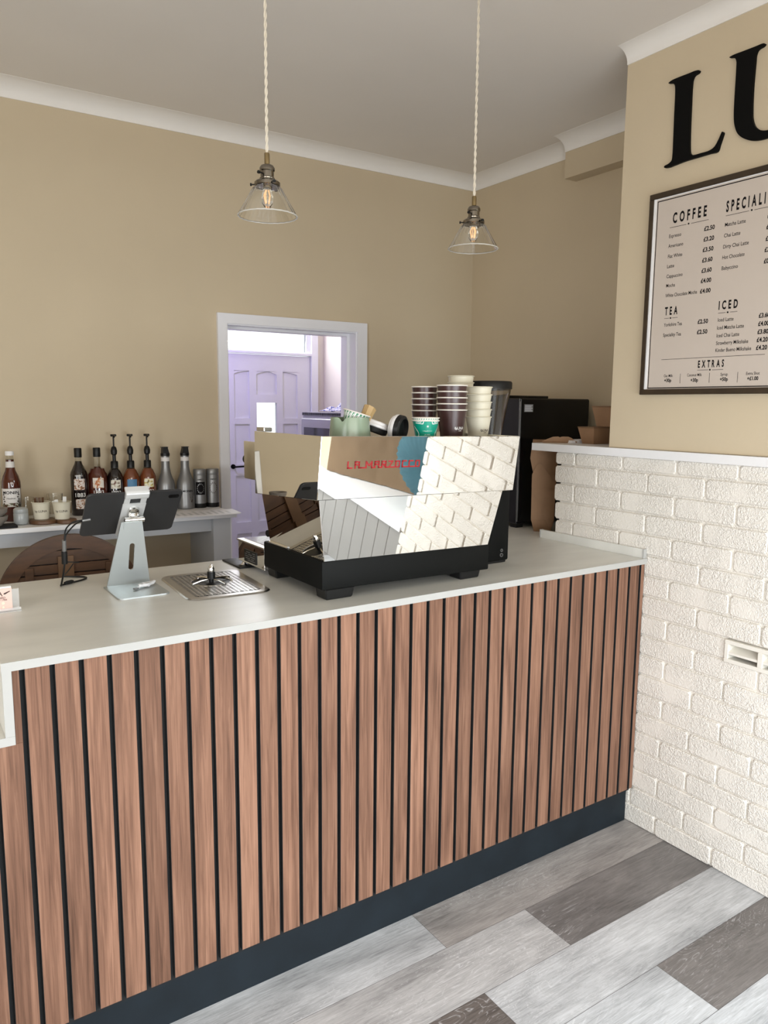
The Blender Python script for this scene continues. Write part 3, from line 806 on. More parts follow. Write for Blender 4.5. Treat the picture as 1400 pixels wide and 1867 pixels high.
MENU = [
  ('COFFEE', 1.7006, 2.2293, 0.1279, 0.0325, 1), ('SPECIALITY', 1.5033, 2.2272, 0.1739, 0.0325, 1),
  ('Espresso', 1.7115, 2.1815, 0.0474, 0.0118, 0), ('Americano', 1.7126, 2.1489, 0.0582, 0.0118, 0), ('Flat White', 1.7116, 2.1143, 0.0561, 0.0118, 0),
  ('Latte', 1.7127, 2.0813, 0.0279, 0.0118, 0), ('Cappuccino', 1.7127, 2.0476, 0.0633, 0.0118, 0), ('Mocha', 1.712, 2.0163, 0.0352, 0.0118, 0),
  ('White Chocolate Mocha', 1.7126, 1.9825, 0.123, 0.0118, 0), ('Matcha Latte', 1.5038, 2.1814, 0.0706, 0.0118, 0), ('Chai Latte', 1.5045, 2.1478, 0.0558, 0.0118, 0),
  ('Dirty Chai Latte', 1.5048, 2.1132, 0.0869, 0.0118, 0), ('Hot Chocolate', 1.5053, 2.0799, 0.076, 0.0118, 0), ('Babyccino', 1.5051, 2.0459, 0.0562, 0.0118, 0),
  ('Yorkshire Tea', 1.7121, 1.8831, 0.0722, 0.0118, 0), ('Speciality Tea', 1.7125, 1.8483, 0.0714, 0.0118, 0), ('Iced Latte', 1.506, 1.8825, 0.055, 0.0118, 0),
  ('Iced Matcha Latte', 1.5067, 1.8573, 0.0929, 0.0118, 0), ('Iced Chai Latte', 1.5065, 1.8322, 0.0788, 0.0118, 0), ('Strawberry Milkshake', 1.5068, 1.8079, 0.1111, 0.0118, 0),
  ('Kinder Bueno Milkshake', 1.5073, 1.785, 0.1234, 0.0118, 0), ('£2.50', 1.5781, 2.1815, 0.0384, 0.0135, 1), ('£3.20', 1.5778, 2.1477, 0.0381, 0.0135, 1),
  ('£3.50', 1.5784, 2.1143, 0.039, 0.0135, 1), ('£3.60', 1.5781, 2.0808, 0.0378, 0.0135, 1), ('£3.60', 1.5779, 2.0474, 0.037, 0.0135, 1), ('£4.00', 1.5781, 2.0146, 0.0381, 0.0135, 1),
  ('£4.00', 1.5788, 1.9813, 0.039, 0.0135, 1), ('£2.50', 1.58, 1.8821, 0.0384, 0.0135, 1), ('£2.50', 1.5802, 1.8483, 0.0385, 0.0135, 1), ('£3.80', 1.3632, 2.1808, 0.0358, 0.0135, 1),
  ('£3.80', 1.3639, 2.1482, 0.0359, 0.0135, 1), ('£4.20', 1.3634, 2.1136, 0.0356, 0.0135, 1), ('£3.50', 1.3642, 2.0808, 0.0358, 0.0135, 1), ('£0.50', 1.3638, 2.0467, 0.0355, 0.0135, 1),
  ('£3.60', 1.3668, 1.8831, 0.0352, 0.0135, 1), ('£4.00', 1.3668, 1.858, 0.0349, 0.0135, 1), ('£3.80', 1.3672, 1.8333, 0.0353, 0.0135, 1), ('£4.20', 1.3676, 1.8087, 0.0358, 0.0135, 1),
  ('£4.20', 1.368, 1.7845, 0.0359, 0.0135, 1), ('TEA', 1.7113, 1.9227, 0.0507, 0.026, 1), ('ICED', 1.5064, 1.9219, 0.0664, 0.026, 1), ('EXTRAS', 1.5684, 1.7371, 0.0946, 0.0225, 1),
  ('Oat Milk', 1.6999, 1.7083, 0.0362, 0.0095, 0), ('+30p', 1.6972, 1.6916, 0.0284, 0.0115, 1), ('Coconut Milk', 1.6073, 1.7084, 0.056, 0.0095, 0), ('+30p', 1.5929, 1.6902, 0.0285, 0.0115, 1),
  ('Syrup', 1.4832, 1.7073, 0.0256, 0.0095, 0), ('+50p', 1.4841, 1.6906, 0.0282, 0.0115, 1), ('Extra Shot', 1.3943, 1.7076, 0.0448, 0.0095, 0), ('+£1.00', 1.3898, 1.6907, 0.0368, 0.0115, 1)]
LINES = [(1.7109, 2.2154, 1.6467), (1.6289, 2.2151, 1.5639), (1.5029, 2.2148, 1.4248), (1.4071, 2.2144, 1.3383), (1.7119, 1.9109, 1.6924), (1.6799, 1.9104, 1.6589), (1.5072, 1.91, 1.4808), (1.4648, 1.9097, 1.4399), (1.7141, 1.7695, 1.3380), (1.57, 1.7283, 1.5296), (1.5151, 1.7276, 1.4753)]
DOTS = [(1.638, 2.216), (1.4158, 2.2153), (1.6866, 1.9107), (1.4732, 1.91), (1.523, 1.7282)]
VS = [(1.634, 1.7185, 1.6857), (1.523, 1.7183, 1.6855), (1.423, 1.7179, 1.6846)]
def menu_board():
    y0, y1, z0, z1 = 1.272, 1.795, 1.648, 2.339
    B = thing('menu_board', 'framed coffee price list hanging on the beige wall below the black letters', 'menu board', (XW, (y0+y1)/2, z0))
    B_inv = (-XW, -(y0+y1)/2, -z0)
    T = Matrix.Translation(B_inv)
    fw, fx = 0.019, XW-0.022
    mb = MB(); mb.X = T
    for (a, b, c, d) in ((y0, y1, z0, z0+fw), (y0, y1, z1-fw, z1), (y0, y0+fw, z0+fw, z1-fw), (y1-fw, y1, z0+fw, z1-fw)):
        mb.box(fx, XW, a, b, c, d, 0.0015, 1)
    mb.build('frame', 'frame_wood', B)
    mb = MB(); mb.X = T
    mb.box(XW-0.014, XW-0.002, y0+fw, y1-fw, z0+fw, z1-fw)
    sh = mb.build('sheet', 'sheet', B)
    xs = XW-0.0145
    mb = MB(); mb.X = T
    e = fw+0.010
    for (a, b, c, d) in ((y0+e, y1-e, z0+e-0.007, z0+e-0.004), (y0+e, y1-e, z1-e, z1-e+0.003), (y0+e, y0+e+0.003, z0+e-0.004, z1-e), (y1-e-0.003, y1-e, z0+e-0.007, z1-e)):
        mb.box(xs, XW-0.013, a, b, c, d)
    for (a, z, b) in LINES: mb.box(xs, XW-0.013, b, a, z-0.0006, z+0.0006)
    for (y, z) in DOTS: mb.disc((xs, y, z), 0.0028, 'x', 12, 0.001)
    for (y, za, zb) in VS: mb.box(xs, XW-0.013, y-0.0005, y+0.0005, zb, za)
    for (s, y, z, w, cap, st) in MENU:
        sz = cap/CAP
        k = 1.0
        if len(s) > 2 and s.isupper() and s.isalpha():      # spaced capitals
            x = 0.0
            ws = [glyphs(c, 0.035)[2] for c in s]
            gap = 0.42
            tot = sum(ws)+gap*(len(s)-1)
            for c, gw in zip(s, ws):
                mb.text(c, lambda px, py, ww, x=x: (xs, y-(px+x)*w/tot, z+py*sz), 0.035)
                x += gw+gap
        else:
            mb.text(s, lambda px, py, ww: (xs, y-px*w/ww, z+py*sz), 0.03 if st else 0.005)
    mb.build('print', 'ink', sh)
    mb = MB(); mb.X = T
    mb.box(XW-0.020, XW-0.0135, y1-fw-0.007, y1-fw, z0+fw, z1-fw)
    mb.box(XW-0.018, XW-0.0135, y0+fw, y1-fw-0.007, z1-fw-0.003, z1-fw)
    mb.build('inner_slip', 'shelf_white', B)
menu_board()

# air vent in the brick wall
av = thing('air_vent', 'cream louvred air vent set into the white brick wall', 'vent', (XW, 1.282, 0.755))
mb = MB()
for (a, b, c, d) in ((-0.115, 0.122, -0.002, 0.012), (-0.115, 0.122, 0.062, 0.076), (-0.115, -0.103, 0.012, 0.062), (0.108, 0.122, 0.012, 0.062), (-0.012, 0.006, 0.012, 0.062)):
    mb.box(-0.008, 0.06, a, b, c, d, 0.0015, 1)
mb.build('frame', 'vent', av)
for (a, b) in ((-0.103, -0.012), (0.006, 0.108)):
    mb = MB()
    mb.frustum([(-0.006, a, 0.027), (0.045, a, 0.046), (0.045, b, 0.046), (-0.006, b, 0.027)], [(-0.006, a, 0.035), (0.045, a, 0.054), (0.045, b, 0.054), (-0.006, b, 0.035)])
    mb.build('louvre', 'vent', av)
MB().box(0.05, 0.058, -0.11, 0.115, 0.006, 0.07).build('backing', 'black', av)

# ------------------------------------------------------------------ window seat, kraft paper and cushion round the corner
ws = thing('window_seat', 'white boarded window seat in the bay past the end of the brick wall', 'window seat', (2.6, -0.1, 0))
mb = MB()
top = [(2.330, 0.428), (2.955, 0.428), (2.955, 0.105), (2.40, -0.655), (2.398, -0.88), (2.180, -0.88), (2.215, -0.5), (2.262, -0.1)]
mb.prism([(p[0]-2.6, p[1]+0.1) for p in top], 'z', 0.445, 0.475)
mb.build('seat_top', 'shelf_white', ws)
mb = MB()
fx = lambda y: 2.345+(y-0.428)*0.118
y = 0.428
while y > -0.86:
    y1 = max(y-0.098, -0.88)
    mb.frustum([(fx(y1)-2.6, y1+0.1, 0), (fx(y1)-2.586, y1+0.1, 0), (fx(y)-2.586, y+0.1, 0), (fx(y)-2.6, y+0.1, 0)], [(fx(y1)-2.6, y1+0.1, 0.445), (fx(y1)-2.586, y1+0.1, 0.445), (fx(y)-2.586, y+0.1, 0.445), (fx(y)-2.6, y+0.1, 0.445)], 0.0018)
    y -= 0.1
mb.build('front_boards', 'seat_boards', ws)
mb = MB()
d = Vector((2.40-2.96, -0.66-0.10)); L = d.length; d.normalize(); nrm = Vector((-d.y, d.x)) * -1
if nrm.x > 0: nrm = -nrm
vs, fs = [], []
nu, nv = 30, 30
rnd = random.Random(5)
for i in range(nu+1):
    for j2 in range(nv+1):
        u, v = i/nu, j2/nv
        off = 0.022+0.007*math.sin(u*9+v*4)+0.006*math.sin(v*13-u*6)+rnd.uniform(0, 0.010)
        p = Vector((2.96, 0.10))+d*L*(0.02+0.94*u)+nrm*off
        vs.append((p.x, p.y, 0.48+1.62*v))
for i in range(nu):
    for j2 in range(nv):
        a = i*(nv+1)+j2
        fs.append((a, a+nv+1, a+nv+2, a+1))
nb = len(vs)
vs2 = [(p[0]-nrm.x*0.002, p[1]-nrm.y*0.002, p[2]) for p in vs]
fs2 = [tuple(q+nb for q in f[::-1]) for f in fs]
mb.add(vs+vs2, fs+fs2, True)
kp = mb.build('kraft_paper_sheet', 'kraft_paper')
tag(kp, 'creased brown kraft paper taped over the bay window', 'paper')
mb = MB()
mb.X = Matrix.Rotation(R(70), 4, 'Y')
prof = [(0.012, 0.028), (0.03, 0.04), (0.10, 0.055), (0.165, 0.05), (0.195, 0.03), (0.205, 0.0), (0.195, -0.03), (0.165, -0.05), (0.10, -0.055), (0.03, -0.04), (0.012, -0.028)]
mb.lathe(prof, seg=144, rad=lambda a, r, z: 1.28*r*(1+0.028*math.sin(36*a)*(0.4+min(1, r/0.15)*0.6)))
mb.lathe([(0.0, 0.045), (0.014, 0.043), (0.018, 0.036), (0.014, 0.03)], seg=20)
cu = mb.build('cushion', 'teal_velvet', loc=(2.655, 0.13, 0.745))
cu.rotation_euler = (0, 0, R(-15))
tag(cu, 'round pleated teal velvet cushion standing on the window seat', 'cushion')

# ------------------------------------------------------------------ counter
CF = 1.733     # front edge of the worktop
ct = thing('counter', 'long service counter faced with walnut slats on a black plinth', 'counter', (1.0, 1.76, 0))
T = Matrix.Translation((-1.0, -1.76, 0))
mb = MB()
for k in range(-14, 35):
    x0 = SLAT_X0+SLAT_P*k
    x1 = x0+SLAT_P-SLAT_GAP
    if x0 < XL+0.02: continue
    z1 = 1.029 if x0 > 0.19 else (0.862 if x1 < 0.2 else 1.029)
    if x1 > 2.331: x1 = 2.331
    if x0 < 0.2 < x1:
        mb.box(x0, x1, 1.743, 1.757, 0.145, 0.862, 0.0008, 1); mb.box(0.2035, x1, 1.743, 1.757, 0.862, 1.029, 0.0008, 1)
    else:
        mb.box(x0, x1, 1.743, 1.757, 0.145, z1, 0.0008, 1)
sl = mb.build('slatted_front', 'slat', ct)
sl.location = (-1.0, -1.76, 0)
sl.data.materials.append(M['backing'])
for p in sl.data.polygons:
    if abs(p.normal.x) > 0.6: p.material_index = 1
mb = MB(); mb.X = T
mb.box(XL+0.01, 0.2035, 1.757, 1.766, 0.130, 0.862); mb.box(0.2035, 2.331, 1.757, 1.766, 0.130, 1.029)
mb.build('backing', 'backing', ct)
mb = MB(); mb.X = T
mb.box(XL+0.01, 2.329, 1.768, 1.786, 0.001, 0.150)
mb.build('plinth', 'plinth', ct)
mb = MB(); mb.X = T
mb.box(XL+0.01, 0.2035, 1.786, 2.45, 0.001, 0.862); mb.box(0.2035, 2.329, 1.786, 2.45, 0.001, 1.029)
mb.build('carcass', 'shelf_white', ct)

wt = thing('worktop', 'pale grey stone effect worktop with a white front edge on the slatted counter', 'worktop', (1.25, 2.13, 1.03))
T = Matrix.Translation((-1.25, -2.13, -1.03))
mb = MB(); mb.X = T
mb.prism([(0.184, CF+0.0015), (2.331, CF+0.0015), (2.331, 2.218), (2.913, 2.218), (2.913, 2.90), (2.30, 2.90), (2.30, 2.52), (0.184, 2.52)], 'z', 1.030, 1.050)
mb.build('top_slab', 'worktop', wt)
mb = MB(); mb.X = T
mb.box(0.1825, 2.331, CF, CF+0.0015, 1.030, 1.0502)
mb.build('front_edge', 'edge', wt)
up = thing('upstand', 'pale grey upstand strip along the brick wall at the end of the worktop', 'upstand', (2.325, 2.0, 1.0503))
MB().box(-0.007, 0.007, CF+0.012-2.0, 0.262, 0, 0.034).build('strip', 'worktop', up)
for (a, b) in ((CF+0.005-2.0, CF+0.012-2.0), (0.262, 0.268)):
    MB().box(-0.009, 0.007, a, b, 0, 0.035).build('end_cap', 'edge', up)
mb = MB(); mb.X = T
mb.box(0.184, 0.2015, CF+0.0015, 2.50, 0.884, 1.030)
st = mb.build('step_panel', 'worktop', wt)
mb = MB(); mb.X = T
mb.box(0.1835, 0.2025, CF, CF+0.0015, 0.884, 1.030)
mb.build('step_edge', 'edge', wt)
lw = thing('lower_worktop', 'lower white edged counter top at the far left, a step below the worktop', 'worktop', (-0.8, 2.13, 0.864))
mb = MB(); mb.X = Matrix.Translation((0.8, -2.13, -0.864))
mb.box(XL+0.01, 0.2025, CF+0.0015, 2.50, 0.864, 0.8835)
mb.build('top_slab', 'worktop', lw)
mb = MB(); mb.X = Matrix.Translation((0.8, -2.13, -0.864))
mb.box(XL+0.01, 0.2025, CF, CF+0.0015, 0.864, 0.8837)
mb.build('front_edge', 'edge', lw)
# support under the return of the worktop
cs = MB().box(-0.29, 0.29, -0.33, 0.33, 0, 1.0285)
tag(cs.build('base_cabinet', 'shelf_white', loc=(2.62, 2.56, 0.001)), 'plain white cabinet under the worktop behind the brick wall', 'cabinet')

# ------------------------------------------------------------------ espresso machine
ZT = 1.05
EM = (1.3135, 1.81, ZT)
def ztop(x): return 1.4885-0.0145*(x-EM[0])       # the machine's top leans a touch to the right
def espresso_machine():
    e = thing('espresso_machine', 'big mirror polished two part espresso machine on a black base', 'espresso machine', EM)
    S = Matrix.Identity(4); S[2][0] = -0.0145
    def part(name, m, fn, parent=e, shear=True):
        mb = MB()
        if shear: mb.X = S
        fn(mb)
        return mb.build(name, m, parent)
    part('base', 'satin_black', lambda b: b.box(-0.3085, 0.3085, 0, 0.385, 0.031, 0.1135, 0.004, 2))
    for sx in (-1, 1):
        for (ya, yb) in ((0.012, 0.075), (0.335, 0.40)):
            x0, x1 = (-0.292, -0.192) if sx < 0 else (0.205, 0.292)
            if sx > 0 and ya < 0.1: x0, x1 = 0.200, 0.289
            part('foot', 'black', lambda b: b.frustum([(x0+0.006, ya+0.005, 0), (x1-0.006, ya+0.005, 0), (x1-0.006, yb, 0), (x0+0.006, yb, 0)],
                                                      [(x0, ya, 0.034), (x1, ya, 0.034), (x1, yb, 0.034), (x0, yb, 0.034)], 0.004), shear=False)
    def lower(b):
        b.frustum([(-0.3025, -0.001, 0.1125), (0.3025, -0.001, 0.1125), (0.3025, 0.347, 0.1125), (-0.3025, 0.347, 0.1125)],
                  [(-0.3335, -0.030, 0.292), (0.3335, -0.030, 0.292), (0.3335, 0.340, 0.2755), (-0.3335, 0.340, 0.2755)], 0.0016)
    part('lower_body', 'mirror', lower)
    def upper(b):
        # mirrored shell, open at the barista's side, with a sunken cup tray between the raised edges
        def ring(z, yf, hx, yb): return [(-hx, yf, z), (hx, yf, z), (hx, yb, z), (-hx, yb, z)]
        w = 0.004
        o0, o1 = ring(0.2935, -0.055, 0.3535, 0.343), ring(0.4655, -0.080, 0.3530, 0.343)
        o0[2] = (0.3535, 0.343, 0.273); o0[3] = (-0.3535, 0.343, 0.273)
        i1 = [(-0.3530+w, -0.080+w, 0.4655), (0.3530-w, -0.080+w, 0.4655), (0.3530-w, 0.343, 0.4655), (-0.3530+w, 0.343, 0.4655)]
        i0 = [(x, y, 0.437) for (x, y, z) in i1]
        vs = o0+o1+i1+i0
        fs = [(3, 2, 1, 0), (0, 1, 5, 4), (1, 2, 6, 5), (3, 0, 4, 7), (4, 5, 9, 8), (5, 6, 10, 9), (7, 4, 8, 11), (8, 9, 13, 12), (9, 10, 14, 13), (11, 8, 12, 15), (12, 13, 14, 15),
              (2, 3, 7, 11, 15, 14, 10, 6)]
        b.bevelled(vs, fs, 0.0013, 1)
    up = part('upper_body', 'mirror', upper)
    def badge(b):
        # block capitals joined by a base bar
        y = lambda z: -0.0802+ (0.4655-z)*(0.025/0.172) - 0.0009
        z0, hh, w, g, t = 0.3772, 0.0205, 0.0165, 0.0066, 0.0040
        def bar(x0, x1, za, zb):
            b.frustum([(x0, y(za), za), (x1, y(za), za), (x1, y(za)+0.0012, za), (x0, y(za)+0.0012, za)], [(x0, y(zb), zb), (x1, y(zb), zb), (x1, y(zb)+0.0012, zb), (x0, y(zb)+0.0012, zb)])
        def diag(xa, za, xb, zb):
            b.frustum([(xa-t/2, y(za), za), (xa+t/2, y(za), za), (xa+t/2, y(za)+0.0012, za), (xa-t/2, y(za)+0.0012, za)], [(xb-t/2, y(zb), zb), (xb+t/2, y(zb), zb), (xb+t/2, y(zb)+0.0012, zb), (xb-t/2, y(zb)+0.0012, zb)])
        x = -0.2685
        top = z0+hh
        for ch in 'LA MARZOCCO':
            if ch == ' ':
                bar(x-g, x+0.012, z0, z0+t); x += 0.012; continue
            X1 = x+w
            if ch == 'L': bar(x, x+t, z0, top); bar(x, X1, z0, z0+t)
            if ch in 'AR':
                bar(x, x+t, z0, top); bar(X1-t, X1, z0, top); bar(x, X1, top-t, top); bar(x, X1, z0+hh*0.42, z0+hh*0.42+t)
                if ch == 'R': diag(x+w*0.45, z0+hh*0.42, X1-t/2, z0)
                bar(X1-t, X1+g, z0, z0+t)
            if ch == 'M':
                X1 = x+w*1.35
                bar(x, x+t, z0, top); bar(X1-t, X1, z0, top); diag(x+t/2, top, (x+X1)/2, z0+hh*0.3); diag(X1-t/2, top, (x+X1)/2, z0+hh*0.3); bar(X1-t, X1+g, z0, z0+t)
            if ch == 'Z': bar(x, X1, top-t, top); diag(X1-t, top-t, x+t, z0+t); bar(x, X1+g, z0, z0+t)
            if ch == 'O': bar(x, x+t, z0, top); bar(X1-t, X1, z0, top); bar(x, X1, top-t, top); bar(x, X1, z0, z0+t)
            if ch == 'T': bar(x-0.002, X1+0.002, top-t, top); bar(x+w/2-t/2, x+w/2+t/2, z0, top); bar(x+w/2, X1+g, z0, z0+t)
            if ch == 'C': bar(x, x+t, z0, top); bar(x, X1, top-t, top); bar(x, X1+g, z0, z0+t)
            x = X1+g
    part('badge', 'red', badge, up)
    part('top_tray', 'steel', lambda b: b.box(-0.346, 0.346, -0.072, 0.340, 0.4368, 0.4380))
    part('rear_clip', 'steel', lambda b: b.box(-0.352, -0.325, 0.275, 0.330, 0.4656, 0.4785, 0.002, 1))
    gc = part('group_cover', 'mirror', lambda b: b.box(-0.313, 0.300, 0.3425, 0.520, 0.305, 0.428, 0.002, 1))
    part('steam_knob', 'black', lambda b: (b.tube([(-0.29, 0.52, 0.366), (-0.29, 0.532, 0.366)], 0.006), b.tube([(-0.29, 0.532, 0.366), (-0.29, 0.548, 0.366)], [0.014, 0.016], 16)), gc)
    part('screw', 'chrome', lambda b: (b.disc((-0.29, 0.45, 0.4285), 0.006, 'z', 12, 0.004), b.disc((-0.27, 0.47, 0.4285), 0.004, 'z', 12, 0.004)), gc)
    dt = part('drip_tray', 'mirror', lambda b: b.box(-0.303, 0.303, 0.392, 0.604, 0.013, 0.0835, 0.002, 1))
    def lip(b):
        b.box(-0.308, 0.303, 0.386, 0.608, 0.0835, 0.089, 0.002, 1)
    part('tray_lip', 'steel', lip, dt)
    def grate(b):
        for k in range(22):
            yy = 0.405+k*0.0088
            b.box(-0.285, 0.285, yy, yy+0.0035, 0.089, 0.0915)
    part('drip_grate', 'chrome', grate, dt)
    rp = part('rating_plate', 'black', lambda b: b.box(-0.3055, -0.303, 0.452, 0.549, 0.021, 0.062), dt)
    def lines(b):
        for (z, segs) in ((0.055, ((0.46, 0.48), (0.50, 0.53))), (0.048, ((0.46, 0.475), (0.485, 0.515), (0.525, 0.54))), (0.041, ((0.46, 0.50), (0.51, 0.54))), (0.034, ((0.47, 0.49), (0.50, 0.535))), (0.028, ((0.46, 0.52),))):
            for (a, c) in segs: b.box(-0.3062, -0.305, a, c, z-0.0012, z+0.0012)
    part('plate_print', 'silver', lines, rp)
    # rubber knob of a portafilter showing above the tray
    part('portafilter_handle', 'black', lambda b: b.tube([(-0.24, 0.50, 0.116), (-0.17, 0.52, 0.118), (-0.10, 0.53, 0.118)], [0.012, 0.016, 0.012], 12))
    part('side_bar', 'chrome', lambda b: b.tube([(-0.306, 0.345, 0.117), (-0.304, 0.22, 0.117)], 0.004, 10))
    return e
espresso_machine()

# ------------------------------------------------------------------ cups and oddments on the machine
def make_cup(name, label, cat, m, r_top, r_bot, h, rim='cup_rim', loc=(0, 0, 0), text=None, tm='ink', group=None, face=-PI*0.66, thick=0.0012, tz=0.45):
    t = thing(name, label, cat, loc, 0, group)
    mb = MB()
    mb.lathe([(r_bot-0.003, 0.004), (r_bot-0.002, 0.0), (r_bot, 0.0), (r_top, h-0.002), (r_top-thick, h-0.002), (r_bot-thick, 0.006), (0.0, 0.006)], seg=40, caps=False)
    mb.lathe([(0, 0.004), (r_bot-0.003, 0.004)], seg=40, caps=False)
    b = mb.build('body', m, t)
    mb = MB()
    rr = 0.0021
    mb.lathe([(r_top+0.0006+rr*math.cos(2*PI*k/10), h-rr+rr*math.sin(2*PI*k/10)) for k in range(11)], seg=40, caps=False)
    mb.build('rim', rim, t)
    if text:
        for (s, size, dz, da) in text:
            mb = MB()
            z0 = h*tz+dz
            rz = lambda z: r_bot+(r_top-r_bot)*z/h+0.0005
            def fn(px, py, w, size=size, z0=z0, da=da):
                z = z0+py*size
                a = face+da+(px-w/2)*size/rz(z0)
                return (rz(z)*math.cos(a), rz(z)*math.sin(a), z)
            mb.text(s, fn, 0.012)
            mb.build('print', tm, b)
    return t
def cup_stack(first, n, x, y, z, pitch, lab):
    for k in range(n):
        l = lab(k, n)
        if k == 0:
            first.location = (x, y, z); first['label'] = l
        else:
            dup(first, (x, y, z+k*pitch), l, rz=0.0, group=first.get('group'))
def ordl(k, n): return 'topmost' if k == n-1 else ('lowest' if k == 0 else {1: 'second', 2: 'third', 3: 'fourth', 4: 'fifth'}[k]+' from the bottom')
TXT = [('LUNA', 0.017, 0.0, 0.28), ('by', 0.012, 0.001, -0.22)]
# large brown stack in front
cb = make_cup('paper_cup', '', 'paper cup', 'cup_brown', 0.0462, 0.0315, 0.1055, text=[('LUNA', 0.0125, -0.004, 0.40), ('by', 0.0100, -0.003, 0.02), ('coffee', 0.005, -0.009, 0.42)], tm='white_print', group='large dark brown cups', face=-PI*0.60)
cup_stack(cb, 5, 1.492, 1.855, ztop(1.49), 0.0187, lambda k, n: ordl(k, n)+' large dark brown cup in the front brown stack on the machine')
cb2 = make_cup('paper_cup', '', 'paper cup', 'cup_brown', 0.0405, 0.0275, 0.102, group='small dark brown cups')
cup_stack(cb2, 5, 1.468, 1.965, ztop(1.47), 0.0187, lambda k, n: ordl(k, n)+' small dark brown cup in the rear brown stack on the machine')
cc = make_cup('paper_cup', '', 'paper cup', 'cup_cream', 0.0415, 0.0285, 0.085, rim='cup_cream', text=[('LUNA', 0.0115, 0.001, 0.34), ('by', 0.0092, 0.002, -0.04), ('coffee', 0.0046, -0.004, 0.34)], tm='ink_brown', group='cream cups in front of the grinder', face=-PI*0.60, tz=0.42)
cup_stack(cc, 5, 1.640, 1.900, ztop(1.64), 0.0240, lambda k, n: ordl(k, n)+' cream paper cup in the front cream stack on the machine')
cc2 = make_cup('paper_cup', '', 'paper cup', 'cup_cream', 0.043, 0.030, 0.1125, rim='cup_cream', group='cream cups at the back of the machine')
cup_stack(cc2, 6, 1.662, 2.020, ztop(1.655), 0.0215, lambda k, n: ordl(k, n)+' cream paper cup in the taller stack behind the cream stack')
# teal cups with star
ctl = make_cup('paper_cup', 'lower of two nested teal star cups on the machine', 'paper cup', 'teal', 0.0392, 0.0262, 0.072, loc=(1.361, 1.815, ztop(1.36)), group='teal star cups')
body = [x for x in bpy.data.objects if x.parent == ctl and x.name.startswith('body')][0]
rz = lambda z: 0.0262+(0.0392-0.0262)*z/0.072+0.0006
mb = MB()
F = -PI*0.645
def cyl_poly(mb, pts):
    vs = [(rz(z)*math.cos(F+a), rz(z)*math.sin(F+a), z) for (a, z) in pts]
    mb.add(vs, [tuple(range(len(vs)))])
star = []
for k in range(10):
    rr = 0.0042 if k % 2 == 0 else 0.0018
    a = PI/2+2*PI*k/10
    star.append((rr*math.cos(a)/0.036, 0.0535+rr*math.sin(a)))
cyl_poly(mb, star)
def stripe(pts, w):
    for (a0, z0), (a1, z1) in zip(pts, pts[1:]):
        n = 4
        for q in range(n):
            s0, s1 = q/n, (q+1)/n
            A = (a0+(a1-a0)*s0, z0+(z1-z0)*s0); B = (a0+(a1-a0)*s1, z0+(z1-z0)*s1)
            dx, dz = (B[0]-A[0])*0.036, B[1]-A[1]
            l = math.hypot(dx, dz) or 1
            ox, oz = -dz/l*w/2/0.036, dx/l*w/2
            cyl_poly(mb, [(A[0]+ox, A[1]+oz), (B[0]+ox, B[1]+oz), (B[0]-ox, B[1]-oz), (A[0]-ox, A[1]-oz)])
for s in (-1, 1):
    stripe([(s*0.30, 0.0705), (s*0.40, 0.0605), (s*1.05, 0.0635)], 0.0024)
    stripe([(s*0.50, 0.0705), (s*0.54, 0.0655), (s*1.15, 0.069)], 0.0022)
    stripe([(s*1.30, 0.054), (s*0.90, 0.038), (s*0.82, 0.030), (s*0.98, 0.019), (s*0.9, 0.006)], 0.0022)
    stripe([(s*0.45, 0.0195), (s*0.25, 0.0225), (0, 0.0225)], 0.0018)
for (s, z0, size) in (('NORTH', 0.0385, 0.0085), ('STAR', 0.0275, 0.0085)):
    mb.text(s, lambda px, py, w: (rz(z0)*math.cos(F+(px-w/2)*size*0.95/0.034), rz(z0)*math.sin(F+(px-w/2)*size*0.95/0.034), z0+py*size), 0.0)
mb.build('print', 'white_print', body)
ct2 = make_cup('paper_cup', 'upper of two nested teal star cups, striped under its rim', 'paper cup', 'white_print', 0.0395, 0.0262, 0.072, loc=(1.361, 1.815, ztop(1.36)+0.008), group='teal star cups')
body = [x for x in bpy.data.objects if x.parent == ct2 and x.name.startswith('body')][0]
mb = MB()
rz = lambda z: 0.0262+(0.0395-0.0262)*z/0.072+0.0006
for k in range(34):
    a = 2*PI*k/34
    sk = 0.05
    cyl_poly(mb, [(a, 0.0652), (a+0.09, 0.0652), (a+0.09+sk, 0.0690), (a+sk, 0.0690)])
mb.build('stripes', 'green_print', body)
# sage jug with a nested striped cup and a tan card sleeve
jg = thing('milk_jug', 'sage green ceramic pouring bowl at the left end of the machine top', 'jug', (1.125, 1.86, ztop(1.125)))
def jug_r(a, r, z):
    d = (a-PI*1.06+PI) % (2*PI)-PI
    return r*(1+0.10*math.exp(-(d/0.16)**2)*max(0, (z-0.047)/0.03))
mb = MB()
JX = mb.X.copy()
prof = [(0.0, 0.0), (0.055, 0.0), (0.060, 0.004), (0.0590, 0.028), (0.0570, 0.051), (0.0555, 0.072), (0.0548, 0.076), (0.0525, 0.076), (0.0535, 0.070), (0.0545, 0.049), (0.0555, 0.006), (0.0, 0.006)]
n0 = len(mb.v)
mb.lathe(prof, seg=64, caps=False, rad=jug_r)
